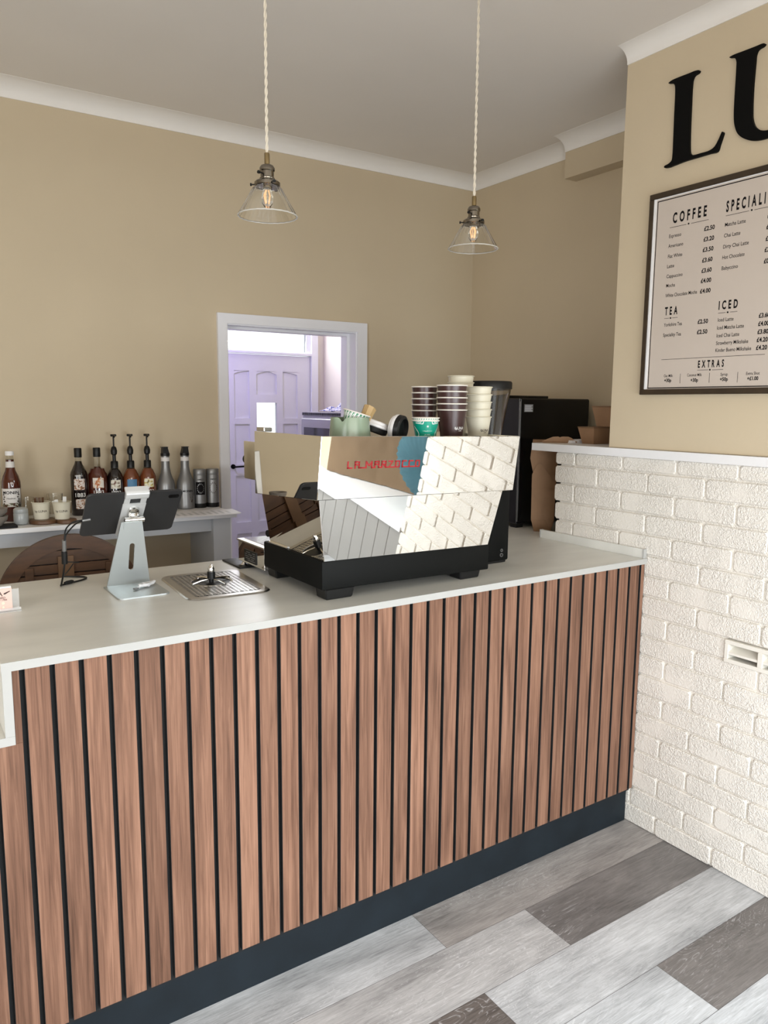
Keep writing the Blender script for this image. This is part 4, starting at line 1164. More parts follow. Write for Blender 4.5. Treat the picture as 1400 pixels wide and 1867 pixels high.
# dip of the spout
for i in range(n0, len(mb.v)):
    x, y, z = mb.v[i]
    a = math.atan2(y, x) % (2*PI)
    d = (a-PI*1.20+PI) % (2*PI)-PI
    if z > 0.047: mb.v[i] = (x, y, z-0.013*math.exp(-(d/0.13)**2)*(z-0.047)/0.029)
mb.build('bowl', 'sage', jg)
sc_ = make_cup('paper_cup', 'green and white striped paper cup lying tilted in the sage bowl', 'paper cup', 'white_print', 0.0385, 0.0215, 0.080, loc=(1.1256, 1.8655, ztop(1.13)+0.0137))
sc_.rotation_euler = (0, R(17), R(-25))
body = [x for x in bpy.data.objects if x.parent == sc_ and x.name.startswith('body')][0]
mb = MB(); F = 0
rz = lambda z: 0.0215+(0.0385-0.0215)*z/0.080+0.0006
for k in range(22):
    a = 2*PI*k/22
    cyl_poly(mb, [(a, 0.034), (a+0.15, 0.034), (a+0.31, 0.055), (a+0.16, 0.055)])
    cyl_poly(mb, [(a+0.16, 0.055), (a+0.31, 0.055), (a+0.47, 0.077), (a+0.32, 0.077)])
mb.build('stripes', 'green_print', body)
mb = MB()
mb.lathe([(0.0, 0.0), (0.0175, 0.0), (0.0155, 0.002), (0.0195, 0.055), (0.0205, 0.057), (0.0175, 0.058), (0.0, 0.050)], seg=8, caps=False)
tn = mb.build('card_cup', 'tan', loc=(1.172, 1.868, ztop(1.16)+0.055))
tn.rotation_euler = (R(-8), R(33), 0)
tag(tn, 'small tan faceted card cup leaning out of the striped cup', 'card cup')
# lids
def lid(label, loc, rot):
    t = thing('cup_lid', label, 'lid', loc)
    t.rotation_euler = rot
    mb = MB()
    mb.lathe([(0.041, 0.0), (0.043, 0.002), (0.0425, 0.008), (0.039, 0.010), (0.037, 0.017), (0.034, 0.018), (0.0, 0.0165)], seg=40, caps=False)
    mb.lathe([(0.034, 0.0175), (0.033, 0.0185), (0.0, 0.0172)], seg=40, caps=False)
    mb.build('cap', 'lid_white', t)
    mb = MB()
    mb.lathe([(0.0, 0.0145), (0.034, 0.0155), (0.038, 0.009), (0.0405, 0.0), (0.0425, -0.001), (0.0412, -0.014), (0.036, -0.018), (0.033, -0.018), (0.031, -0.006), (0.0, -0.004)], seg=40, caps=False)
    mb.build('seal', 'black', t)
    return t
lid('black and white lid leaning on the machine beside the sage bowl', (1.222, 1.880, ztop(1.22)+0.050), (R(10), R(17), 0))
lid('black and white lid standing on edge beside the teal cups', (1.272, 1.830, ztop(1.28)+0.0440), (0, R(-82), R(-58)))

# ------------------------------------------------------------------ grinder
gr = thing('coffee_grinder', 'black coffee grinder with a clear bean hopper behind the espresso machine', 'coffee grinder', (1.78, 2.07, ZT))
mb = MB(); mb.box(-0.062, 0.0655, -0.115, 0.13, 0.008, 0.40, 0.008, 2); mb.build('body', 'satin_black', gr)
mb = MB(); mb.box(-0.066, 0.06, -0.108, 0.20, 0.0, 0.0115, 0.003, 1); mb.build('foot_plate', 'black', gr)
mb = MB(); mb.lathe([(0.052, 0.40), (0.052, 0.425), (0.047, 0.435)], (0.035, -0.02, 0), 36); mb.build('collar', 'satin_black', gr)
mb = MB()
mb.lathe([(0.046, 0.425), (0.048, 0.45), (0.078, 0.612), (0.0755, 0.612), (0.0455, 0.45), (0.0435, 0.427), (0.046, 0.425)], (0.035, -0.02, 0), 48, caps=False)
hp = mb.build('hopper', 'hopper', gr)
mb = MB(); mb.lathe([(0.0, 0.608), (0.074, 0.608), (0.074, 0.6125), (0.0815, 0.6125), (0.0815, 0.634), (0.078, 0.639), (0.0, 0.640)], (0.035, -0.02, 0), 48, caps=False); mb.build('hopper_lid', 'black', gr)
for (z, r) in ((0.047, 0.004), (0.030, 0.0055)):
    mb = MB(); mb.disc((0.029, -0.1155, z), r, 'y', 20, 0.004); b_ = mb.build('button', 'black', gr)
    mb = MB(); mb.lathe([(r-0.0006, -0.002), (r+0.0012, -0.002), (r+0.0012, 0.002), (r-0.0006, 0.002), (r-0.0006, -0.002)], seg=24, caps=False)
    o = mb.build('ring', 'silver', b_, loc=(0.029, -0.1165, z)); o.rotation_euler = (PI/2, 0, 0)

# black appliance by the side wall
bx = thing('countertop_fridge', 'tall matt black box appliance by the side wall behind the grinder', 'appliance', (2.632, 2.69, ZT))
mb = MB(); mb.box(-0.229, 0.226, -0.185, 0.19, 0.018, 0.590, 0.003, 1); mb.build('body', 'gloss_black', bx)
mb = MB(); mb.box(-0.224, 0.222, -0.190, -0.185, 0.03, 0.586, 0.0015, 1); dr_ = mb.build('door', 'gloss_black', bx)
mb = MB(); mb.box(-0.2285, -0.2265, -0.1905, -0.186, 0.03, 0.575); mb.build('door_trim', 'silver', dr_)
mb = MB(); mb.box(-0.229, 0.04, -0.10, 0.18, 0.590, 0.603, 0.003, 1); mb.build('top_cover', 'gloss_black', bx)
for sx in (-0.2, 0.2):
    for sy in (-0.16, 0.16):
        MB().box(sx-0.02, sx+0.02, sy-0.02, sy+0.02, 0, 0.019).build('foot', 'black', bx)
mb = MB(); mb.box(-0.205, -0.150, -0.1912, -0.190, 0.528, 0.563); lb_ = mb.build('sticker', 'silver', dr_)
mb = MB()
for k in range(5): mb.box(-0.201, -0.155-0.006*(k % 2), -0.1917, -0.1911, 0.532+k*0.006, 0.5345+k*0.006)
mb.build('print', 'paper', lb_)

# ------------------------------------------------------------------ kraft food boxes
def kraft_box(label, loc, b, t, h, group, rz=0, flaps=0.0, tilt=0.0, lip=None):
    """open tapered takeaway box: bottom half sizes b, top half sizes t"""
    o = thing('takeaway_box', label, 'takeaway box', loc, rz, group)
    mb = MB()
    k = 0.0012
    ob = [(-b[0], -b[1], 0), (b[0], -b[1], 0), (b[0], b[1], 0), (-b[0], b[1], 0)]
    ot = [(-t[0], -t[1], h), (t[0], -t[1], h), (t[0], t[1], h), (-t[0], t[1], h)]
    it = [(-t[0]+k, -t[1]+k, h), (t[0]-k, -t[1]+k, h), (t[0]-k, t[1]-k, h), (-t[0]+k, t[1]-k, h)]
    ib = [(-b[0]+k, -b[1]+k, k), (b[0]-k, -b[1]+k, k), (b[0]-k, b[1]-k, k), (-b[0]+k, b[1]-k, k)]
    fs = [(3, 2, 1, 0)]
    for q in (0, 4, 8): fs += [(q+i, q+(i+1) % 4, q+4+(i+1) % 4, q+4+i) for i in range(4)]
    fs.append((12, 13, 14, 15))
    mb.add(ob+ot+it+ib, fs)
    bd = mb.build('carton', 'kraft', o)
    if flaps:
        for i in range(4):
            A, B = Vector(ot[i]), Vector(ot[(i+1) % 4])
            mid = (A+B)/2
            out = Vector((mid.x, mid.y, 0)).normalized()
            up = Vector((0, 0, 1))*flaps*math.cos(tilt)+out*flaps*math.sin(tilt)
            e = (B-A)
            P = [A+e*0.02, B-e*0.02, B-e*0.16+up, A+e*0.16+up]
            n = out*0.0012
            mb = MB(); mb.frustum([P[0], P[1], P[1]+n, P[0]+n], [P[3], P[2], P[2]+n, P[3]+n]); mb.build('flap', 'kraft', o)
    if lip:
        mb = MB()
        mb.frustum([(p[0]*1.0, p[1]*1.0, h-0.001) for p in ot], [(p[0]*1.03, p[1]*1.03, h+0.005) for p in ot])
        mb.build('rim', 'kraft_dark', o)
    return o
G = 'kraft takeaway boxes'
def kraft_loft(label, loc, levels, flap=None, rz=0):
    o = thing('takeaway_box', label, 'takeaway box', loc, rz, G)
    mb = MB(); k = 0.0012
    ring = lambda z, hx, hy: [(-hx, -hy, z), (hx, -hy, z), (hx, hy, z), (-hx, hy, z)]
    vs = []
    for (z, hx, hy) in levels: vs += ring(z, hx, hy)
    for (z, hx, hy) in levels[::-1]: vs += ring(max(z, k), hx-k, hy-k)
    n = len(levels)*2
    fs = [(3, 2, 1, 0)]+[(q*4+i, q*4+(i+1) % 4, q*4+4+(i+1) % 4, q*4+4+i) for q in range(n-1) for i in range(4)]+[(4*n-4, 4*n-3, 4*n-2, 4*n-1)]
    mb.add(vs, fs)
    c = mb.build('carton', 'kraft', o)
    for (name, pts, y0, y1) in flap or []:
        mb = MB(); mb.prism(pts, 'y', y0, y1); mb.build(name, 'kraft', o)
    return o
kraft_loft('tall kraft takeaway box standing on the worktop against the brick wall end', (2.462, 2.397, ZT), [(0, 0.036, 0.036), (0.055, 0.0505, 0.046), (0.255, 0.0525, 0.048)],
           [('front_flap', [(-0.0525, 0.255), (-0.034, 0.300), (-0.016, 0.306), (0.0525, 0.215), (0.0525, 0.200), (-0.0525, 0.2)], -0.0510, -0.0495), ('tuck_flap', [(-0.005, 0.09), (0.030, 0.02), (0.048, 0.06), (0.0515, 0.19), (0.02, 0.19)], -0.0522, -0.0512)], rz=R(-45))
kraft_loft('kraft takeaway box perched in the tall one, its sides folding in at the top', (2.462, 2.397, ZT+0.252), [(0, 0.046, 0.042), (0.075, 0.0625, 0.052), (0.155, 0.054, 0.046)],
           [('front_flap', [(0.0, 0.150), (0.024, 0.062), (0.052, 0.03), (0.060, 0.09), (0.053, 0.153)], -0.0555, -0.0540)], rz=R(-45))
kraft_loft('low kraft box with a peaked open flap lying at the end of the ledge', (2.415, 2.270, 1.4502), [(0, 0.068, 0.014), (0.008, 0.074, 0.016)],
           [('flap', [(-0.076, 0.006), (-0.026, 0.0265), (-0.006, 0.0275), (0.002, 0.024), (0.010, 0.0275), (0.036, 0.0275), (0.05, 0.022), (0.072, 0.006)], -0.0165, -0.0150)], rz=R(-45))
kraft_box('lower of two kraft trays on the ledge beside the beige wall', (2.535, 2.155, 1.4502), (0.072, 0.03), (0.088, 0.043), 0.066, G, lip=True)
kraft_box('upper kraft tray, stacked on the lower one on the ledge', (2.57, 2.125, 1.5225), (0.070, 0.033), (0.090, 0.047), 0.080, G, rz=R(14), lip=True)
tag(MB().box(-0.10, 0.10, -0.05, 0.05, 0, 0.012, 0.001, 1).build('napkin_pack', 'paper', loc=(2.53, 2.262, 1.4502)), 'flat white pack of napkins on the ledge beside the kraft trays', 'napkins')

# ------------------------------------------------------------------ tablet, its stand and cables
st = thing('tablet_stand', 'silver aluminium tablet stand with a slotted upright on the worktop', 'tablet stand', (0.605, 2.22, ZT))
def rounded_rect(x0, x1, y0, y1, rs, n=6):
    """rs: corner radii (x0y0, x1y0, x1y1, x0y1)"""
    pts = []
    for (cx, cy, a0, r) in ((x0+rs[0], y0+rs[0], PI, rs[0]), (x1-rs[1], y0+rs[1], 1.5*PI, rs[1]), (x1-rs[2], y1-rs[2], 0, rs[2]), (x0+rs[3], y1-rs[3], PI/2, rs[3])):
        if r < 1e-5: pts.append((cx, cy)); continue
        for k in range(n+1): pts.append((cx+r*math.cos(a0+PI/2*k/n), cy+r*math.sin(a0+PI/2*k/n)))
    return pts
mb = MB(); mb.prism(rounded_rect(-0.072, 0.076, -0.085, 0.090, (0.016, 0.016, 0.001, 0.001)), 'z', 0, 0.004); mb.build('base_plate', 'alu', st)
# upright: leaning plate, local u across, w up the plate
lean = math.atan2(0.045, 0.205)
U = Matrix.Translation((0.0, 0.088, 0.002)) @ Matrix.Rotation(lean, 4, 'X')
mb = MB(); mb.X = U
h = 0.205
outer = [(-0.0625, 0), (0.0665, 0), (0.0375, h), (-0.024, h)]
slot = []
for k in range(9): slot.append((0.0075+0.0075*math.cos(PI+PI*k/8), 0.056+0.0075*math.sin(PI+PI*k/8)))
for k in range(9): slot.append((0.0095+0.0075*math.cos(PI*k/8), 0.128+0.0075*math.sin(PI*k/8)))
# keyhole outline: outer then slot the other way round, joined by one cut
poly = outer[:1]+slot[::-1]
n = len(slot)
tt = 0.005
def ring_plate(mb, outer, inner, t):
    """plate with a hole: inner points matched to the nearest outer edges"""
    N_ = len(inner)
    oc = []
    cx = sum(p[0] for p in inner)/N_; cz = sum(p[1] for p in inner)/N_
    for (x, z) in inner:
        dx, dz = x-cx, z-cz
        best = None
        for (a, b) in zip(outer, outer[1:]+outer[:1]):
            ex, ez = b[0]-a[0], b[1]-a[1]
            den = dx*ez-dz*ex
            if abs(den) < 1e-12: continue
            s_ = ((a[0]-cx)*ez-(a[1]-cz)*ex)/den
            q = ((a[0]-cx)*dz-(a[1]-cz)*dx)/den
            if s_ > 0 and -1e-6 <= q <= 1+1e-6 and (best is None or s_ < best): best = s_
        oc.append((cx+dx*best, cz+dz*best))
    ang = lambda p: math.atan2(p[1]-cz, p[0]-cx)
    ext = [(ang(p), p, 'o') for p in outer]
    inn = [(ang(p), p, q) for p, q in zip(inner, oc)]
    inn.sort(key=lambda e: e[0])
    ext.sort(key=lambda e: e[0])
    vs, fs = [], []
    for f_ in (0, t):
        base = len(vs)
        iv = []
        for e in inn:
            iv.append(len(vs)); vs.append((e[1][0], f_, e[1][1])); vs.append((e[2][0], f_, e[2][1]))
        for i in range(len(inn)):
            j_ = (i+1) % len(inn)
            a0, a1 = inn[i][0], inn[j_][0]
            mids = [e for e in ext if (a0 < e[0] < a1 if a1 > a0 else (e[0] > a0 or e[0] < a1))]
            face = [iv[i], iv[i]+1]
            mids.sort(key=lambda e: (e[0]-a0) % (2*PI))
            for e in mids: face.append(len(vs)); vs.append((e[1][0], f_, e[1][1]))
            face += [iv[j_]+1, iv[j_]]
            fs.append(tuple(face) if f_ == 0 else tuple(face[::-1]))
    m_ = len(inn)
    half = len(vs)//2
    for i in range(m_):
        j_ = (i+1) % m_
        fs.append((2*i, 2*j_, half+2*j_, half+2*i))
    mb.add(vs, fs)
    k = len(outer)
    vo = [(p[0], 0, p[1]) for p in outer]+[(p[0], t, p[1]) for p in outer]
    mb.add(vo, [(i, (i+1) % k, k+(i+1) % k, k+i) for i in range(k)])
ring_plate(mb, outer, slot, tt)
mb.build('upright', 'alu', st)
# tablet plane: top edge near the photographer, bottom edge over towards the back
TM = Matrix.Translation((0.620, 2.296, 1.276)) @ Matrix.Rotation(R(180), 4, 'Z') @ Matrix.Rotation(R(-43.5), 4, 'X')
TMl = Matrix.Translation((-0.605, -2.22, -ZT)) @ TM
# in TM: x runs leftwards, z up the tablet, +y points to the photographer side
mb = MB(); mb.X = TMl
mb.prism(rounded_rect(-0.034, 0.034, -0.098, 0.050, (0.002,)*4), 'y', 0.0050, 0.0085, 0.0005)
mb.build('back_plate', 'alu_white', st)
mb = MB(); mb.X = TMl
for sx in (-1, 1): mb.box(sx*0.024-0.0085, sx*0.024+0.0085, 0.0052, 0.0080, 0.040, 0.082)
mb.prism([(0.0050, 0.078), (0.0155, 0.080), (0.0175, 0.086), (0.0165, 0.104), (0.008, 0.107), (-0.013, 0.106), (-0.013, 0.099), (0.004, 0.098), (0.005, 0.094)], 'x', -0.034, 0.034, 0.002)
mb.build('clip', 'alu_white', st)
mb = MB(); mb.X = TMl
mb.tube([(-0.030, 0.0300, 0.002), (0.027, 0.0300, 0.002)], 0.0088, 20)
mb.build('hinge_barrel', 'chrome', st)
mb = MB(); mb.X = TMl
mb.box(-0.017, 0.014, 0.0085, 0.031, 0.000, 0.012, 0.003, 2)
mb.build('hinge_arm', 'chrome', st)
mb = MB(); mb.X = TMl @ Matrix.Translation((-0.001, 0.0088, 0.020)) @ Matrix.Rotation(-PI/2, 4, 'X')
mb.lathe([(0.0, 0.013), (0.008, 0.0125), (0.0150, 0.009), (0.0175, 0.001), (0.0175, -0.0005)], seg=28, caps=False)
mb.build('pivot_cap', 'chrome', st)
mb = MB(); mb.X = U
mb.prism(rounded_rect(-0.0165, 0.0285, 0.178, 0.2045, (0.008, 0.008, 0.001, 0.001)), 'y', -0.0022, 0.0)
mb.build('hinge_leaf', 'alu', st)
tb = thing('tablet', 'black tablet computer held in the silver stand, seen from behind', 'tablet', (0.620, 2.296, 1.276))
TL_ = Matrix.Translation((-0.620, -2.296, -1.276)) @ TM
mb = MB(); mb.X = TL_
mb.prism(rounded_rect(-0.139, 0.139, -0.094, 0.094, (0.012,)*4), 'y', -0.003, 0.0045, 0.0012)
bd = mb.build('case', 'tablet', tb)
mb = MB(); mb.X = TL_
mb.box(-0.132, 0.132, -0.0042, -0.003, -0.088, 0.088); mb.build('screen', 'dark_glass', tb)
mb = MB(); mb.X = TL_
mb.prism(rounded_rect(-0.130, -0.098, 0.064, 0.078, (0.006,)*4), 'y', 0.0045, 0.0062); mb.build('camera_window', 'gloss_black', bd)

# white charging lead coiled on the stand
mb = MB()
pts = []
for k in range(90):
    a = 2*PI*k/22
    w = 0.9+0.12*math.sin(k*1.7)
    pts.append((0.030*math.cos(a)*w+0.004*math.sin(k*0.3), 0.011*math.sin(a)*w, 0.0035+0.0025*(k % 22)/22+0.0018*(k//22)+0.004*abs(math.cos(a))*0.4))
mb.tube(pts, 0.0017, 8)
wc = thing('charging_cable', 'white charging lead coiled on the foot of the tablet stand', 'cable', (0.644, 2.245, ZT+0.0042), R(28))
mb.build('lead', 'white_cable', wc)
mb = MB(); mb.tube([(-0.026, 0.0, 0.006), (-0.041, -0.003, 0.0045)], 0.003, 10); mb.build('plug_sleeve', 'white_cable', wc)
mb = MB(); mb.box(-0.054, -0.041, -0.009, 0.001, 0.002, 0.0065); mb.build('plug', 'silver', wc)
mb = MB(); mb.tube([(-0.004, -0.013, 0.006), (-0.004, 0.013, 0.009)], 0.004, 8); mb.build('tie', 'white_cable', wc)

# black adapter cable hanging from the tablet
bc = thing('adapter_cable', 'black adapter cable looping from the tablet to the worktop', 'cable', (0.45, 2.40, ZT))
def smooth(pts, n=8):
    P = [Vector(p) for p in pts]
    P = [2*P[0]-P[1]]+P+[2*P[-1]-P[-2]]
    out = []
    for i in range(1, len(P)-2):
        for k in range(n):
            t = k/n
            out.append(0.5*((2*P[i])+(-P[i-1]+P[i+1])*t+(2*P[i-1]-5*P[i]+4*P[i+1]-P[i+2])*t*t+(-P[i-1]+3*P[i]-3*P[i+1]+P[i+2])*t**3))
    out.append(P[-2])
    return out
mb = MB()
mb.tube(smooth([(0.030, -0.098, 0.212), (0.005, -0.09, 0.206), (-0.012, -0.075, 0.185), (-0.017, -0.07, 0.150)]), 0.0022, 8)
mb.tube(smooth([(0.030, -0.098, 0.209), (0.012, -0.085, 0.199), (-0.010, -0.07, 0.170), (-0.015, -0.07, 0.150)]), 0.0022, 8)
mb.tube(smooth([(-0.016, -0.055, 0.082), (-0.020, -0.045, 0.045), (-0.022, -0.02, 0.010), (-0.018, 0.0, 0.004), (0.010, 0.018, 0.0035), (0.055, 0.045, 0.0035), (0.068, 0.075, 0.0035), (0.040, 0.10, 0.0035), (0.006, 0.108, 0.006)]), 0.0028, 8)
mb.tube(smooth([(-0.010, -0.06, 0.085), (0.012, -0.03, 0.077), (0.035, 0.0, 0.068)]), 0.0018, 8)
mb.tube(smooth([(0.022, 0.02, 0.062), (0.012, 0.05, 0.035), (0.006, 0.108, 0.006)]), 0.0018, 8)
mb.build('lead', 'black', bc)
mb = MB(); mb.tube([(-0.017, -0.068, 0.152), (-0.0165, -0.06, 0.118)], 0.006, 12); mb.build('metal_sleeve', 'silver', bc)
mb = MB(); mb.tube([(-0.0165, -0.06, 0.118), (-0.016, -0.055, 0.080)], 0.0085, 12); mb.build('adapter_block', 'black', bc)
mb = MB(); mb.tube([(-0.008, 0.008, 0.0066), (0.0, 0.012, 0.0066), (0.014, 0.019, 0.0066), (0.02, 0.022, 0.0066)], [0.004, 0.0062, 0.0062, 0.004], 12); mb.build('inline_switch', 'black', bc)
mb = MB(); mb.tube([(0.030, -0.098, 0.2105), (0.052, -0.103, 0.2135)], 0.004, 12); mb.build('metal_plug', 'silver', bc)

# ------------------------------------------------------------------ pitcher rinser
rn = thing('pitcher_rinser', 'square stainless pitcher rinser with a perforated grid let into the worktop', 'pitcher rinser', (0.832, 2.183, ZT), R(-3.5))
def rinser():
    w, d = 0.128, 0.172
    mb = MB()
    o = rounded_rect(-w, w, -d, d, (0.04,)*4, 8)
    i_ = rounded_rect(-w+0.026, w-0.026, -d+0.026, d-0.026, (0.016,)*4, 8)
    n = len(o)
    vs, fs = [], []
    o2 = rounded_rect(-w+0.004, w-0.004, -d+0.004, d-0.004, (0.036,)*4, 8)
    for ringp, z in ((o, 0.0005), (o2, 0.004), (i_, 0.004), (i_, 0.0015)):
        vs += [(p[0], p[1], z) for p in ringp]
    for q in range(3): fs += [(q*n+k, q*n+(k+1) % n, (q+1)*n+(k+1) % n, (q+1)*n+k) for k in range(n)]
    mb.add(vs, fs, True)
    mb.build('rim', 'steel', rn)
    MB().box(-w+0.03, w-0.03, -d+0.03, d-0.03, 0.0003, 0.0012).build('drain_pan', 'black', rn)
    mb = MB()
    cw, cd = 0.0136, 0.0118
    nx, ny = 15, 25
    cx0, cy0 = 0.0, 0.028
    for a in range(nx):
        for b in range(ny):
            x = (a-(nx-1)/2)*cw; y = (b-(ny-1)/2)*cd+(cd/2 if a % 2 else 0)
            if abs(x) > w-0.026-cw/2 or abs(y) > d-0.026-cd/2: continue
            if math.hypot((x-cx0), (y-cy0)) < 0.062: continue
            hw, hd = cw/2, cd/2
            iw, id_ = hw*0.74, hd*0.66
            out = [(x-hw, y-hd), (x, y-hd), (x+hw, y-hd), (x+hw, y), (x+hw, y+hd), (x, y+hd), (x-hw, y+hd), (x-hw, y)]
            inn = [(x-iw*0.75, y-id_*0.75), (x, y-id_), (x+iw*0.75, y-id_*0.75), (x+iw, y), (x+iw*0.75, y+id_*0.75), (x, y+id_), (x-iw*0.75, y+id_*0.75), (x-iw, y)]
            mb.add([(*p, 0.0042) for p in out]+[(*p, 0.0042) for p in inn]+[(*p, 0.0022) for p in inn],
                   [(k, (k+1) % 8, 8+(k+1) % 8, 8+k) for k in range(8)]+[(8+k, 8+(k+1) % 8, 16+(k+1) % 8, 16+k) for k in range(8)])
    mb.build('grid', 'steel', rn)
    mb = MB(); mb.lathe([(0.060, 0.0025), (0.063, 0.0055), (0.066, 0.0045), (0.066, 0.002)], (cx0, cy0, 0), 48, caps=False); mb.build('well_ring', 'steel', rn)
    for k in range(4):
        a = R(20+90*k)
        p0 = Vector((cx0+0.010*math.cos(a), cy0+0.010*math.sin(a), 0.012)); p1 = Vector((cx0+0.070*math.cos(a), cy0+0.070*math.sin(a), 0.0065))
        MB().tube([p0, (p0+p1)/2+Vector((0, 0, 0.002)), p1], 0.0028, 8).build('spoke', 'chrome', rn)
    mb = MB(); mb.lathe([(0.0, 0.001), (0.007, 0.001), (0.007, 0.012), (0.0125, 0.013), (0.0125, 0.034), (0.010, 0.035), (0.0, 0.035)], (cx0, cy0, 0), 24, caps=False); mb.build('spray_holder', 'black', rn)
    mb = MB(); mb.lathe([(0.0095, 0.0345), (0.0105, 0.037), (0.0105, 0.044), (0.005, 0.056), (0.003, 0.057), (0.0, 0.057)], (cx0, cy0, 0), 24, caps=False); mb.build('spray_nozzle', 'chrome', rn)
rinser()
tm_ = thing('tamping_mat', 'black rubber tamping mat in front of the drip tray', 'mat', (1.04, 2.42, ZT), 0)
mb = MB(); mb.box(-0.055, 0.03, -0.075, 0.085, 0, 0.006, 0.003, 2); mb.build('mat', 'black', tm_)
mb = MB(); mb.lathe([(0.0, 0.0), (0.011, 0.0), (0.012, 0.003), (0.008, 0.006), (0.006, 0.011), (0.0, 0.013)], seg=20, caps=False)
tag(mb.build('small_steel_knob', 'chrome', loc=(1.012, 2.372, ZT+0.006)), 'tiny steel knob lying on the black tamping mat', 'knob')

# ------------------------------------------------------------------ loyalty card holder
ch = thing('card_holder', 'clear acrylic card holder at the left end of the worktop', 'card holder', (0.215, 2.185, ZT))
mb = MB(); mb.box(-0.065, 0.072, -0.02, 0.025, 0, 0.003); mb.box(-0.065, 0.072, 0.012, 0.015, 0.003, 0.055); mb.box(-0.065, 0.072, -0.0145, -0.0130, 0.003, 0.010)
mb.build('stand', 'acrylic', ch)
for k in range(6):
    y = -0.0105+k*0.0030
    if k == 0:
        c = thing('loyalty_card', 'pink loyalty card at the front of the acrylic holder', 'card', (0.205, 2.185+y, ZT+0.0035))
        mb = MB(); mb.box(-0.045, 0.062, 0, 0.0012, 0, 0.060); mb.build('card', 'pink', c)
        mb = MB()
        yy = -0.0006
        mb.text('LUNA', lambda px, py, w: (0.040-(w-px)*0.022, yy, 0.040+py*0.022), 0.0)
        mb.text('LOYALTY CARD', lambda px, py, w: (0.046-(w-px)*0.0075, yy, 0.033+py*0.0075), 0.01)
        mb.text('BUY 9 GET 1 FREE', lambda px, py, w: (0.050-(w-px)*0.005, yy, 0.028+py*0.0055), 0.01)
        for q in range(5):                                   # leaf sprig
            mb.prism([(0.042+q*0.0028, 0.044+q*0.0012), (0.0475+q*0.0026, 0.0445+q*0.0016), (0.0465+q*0.0028, 0.0475+q*0.0012), (0.043+q*0.0030, 0.0485+q*0.001)], 'y', yy-0.0002, yy)
        mb.build('print', 'ink_brown', c)
        mb = MB()
        for q in range(4): mb.disc((0.040-q*0.013, -0.0008, 0.021), 0.0042, 'y', 16, 0.0008); mb.disc((0.040-q*0.013, -0.0008, 0.010), 0.0035, 'y', 16, 0.0008)
        mb.build('stamp_spots', 'cup_cream', c)
    else:
        mb = MB(); mb.box(-0.045, 0.0615, 0, 0.0012, 0, 0.064)
        tag(mb.build('loyalty_card', 'white_print', loc=(0.205, 2.185+y, ZT+0.0035)), 'pale loyalty card standing behind the pink one in the acrylic holder', 'card', 'pale loyalty cards')

# ------------------------------------------------------------------ shelf unit along the back wall
SF = 1.120
def BP(x, y):                 # a point at distance along/in front of the (slightly turned) back wall
    v = BROT @ Vector((x, y, 0))
    return v.x, v.y
su = thing('wall_console', 'long white console shelf along the beige back wall', 'shelf unit', (0, 0, 0))
mb = MB(); mb.X = BROT; mb.box(XL+0.1, 1.322, 3.105, YB-0.003, SF-0.020, SF, 0.0015, 1); mb.build('top', 'shelf_white', su)
mb = MB(); mb.X = BROT; mb.box(XL+0.1, 1.222, 3.16, 3.178, SF-0.082, SF-0.020); mb.build('apron', 'shelf_grey', su)
for x in (1.222, -0.6):
    mb = MB(); mb.X = BROT; mb.box(x, x+0.08, 3.13, YB-0.003, 0.001, SF-0.020); mb.build('end_panel', 'shelf_grey', su)
mb = MB(); mb.X = BROT; mb.box(1.302, 1.306, 3.128, YB-0.01, 0.001, SF-0.020); mb.build('side_trim', 'shelf_white', su)

CA = -1.80                    # direction from the shelf towards the room, as an angle
def bottle(kind, label, x, y, group=None):
    t = thing('syrup_bottle' if kind != 'can' else 'powder_tin', label, 'bottle' if kind != 'can' else 'tin', (x, y, SF+0.0002), 0, group)
    return t
def pic(t, r, a, w, z0, z1, m, name='label'):
    mb = MB(); mb.patch(r+0.0004, CA+a-w/2/r, CA+a+w/2/r, z0, z1); return mb.build(name, m, t)
def cyl_text(t, s, r, a, z, size, m, bold=0.01, sx=1.0):
    mb = MB()
    mb.text(s, lambda px, py, w: ((r+0.0012)*math.cos(CA+a+(px-w/2)*size*sx/r), (r+0.0012)*math.sin(CA+a+(px-w/2)*size*sx/r), z+py*size), bold)
    return mb.build('print', m, t)
# tall dark bottles
def cap_bottle(label, x, y, m, r, sh, sq, fill):
    t = bottle('cap', label, x, y)
    mb = MB()
    mb.lathe([(r-0.003, 0), (r, 0.004), (r, sh-0.022), (r-0.003*sq, sh-0.010), (r*0.72, sh+0.004), (0.016, fill-0.01), (0.0135, fill), (0.0, fill)], seg=40)
    b = mb.build('bottle', m, t)
    mb = MB(); mb.lathe([(0.0135, fill), (0.0125, fill+0.01), (0.0125, 0.253)], seg=28, caps=True); mb.build('neck', 'clear_neck', t)
    mb = MB(); mb.lathe([(0.0150, 0.250), (0.0155, 0.252), (0.0155, 0.287), (0.0140, 0.290)], seg=28); mb.build('cap', 'black', t)
    return t, b
x, y = BP(0.712, 3.372)
t, b = cap_bottle('black syrup bottle at the left end of the bottle row, two picture labels', x, y, 'dark_syrup', 0.0355, 0.198, 1, 0.232)
pic(b, 0.0355, 0.05, 0.044, 0.112, 0.160, 'pic_nuts'); pic(b, 0.0355, 0.12, 0.040, 0.03, 0.072, 'pic_nuts')
cyl_text(b, '1883', 0.0355, 0.12, 0.082, 0.024, 'white_print'); cyl_text(b, 'ROUTIN', 0.0355, 0.02, 0.170, 0.008, 'white_print')
x, y = BP(0.789, 3.372)
t, b = cap_bottle('red brown syrup bottle with a clear neck and black cap, second in the row', x, y, 'red_syrup', 0.0395, 0.196, 2, 0.206)
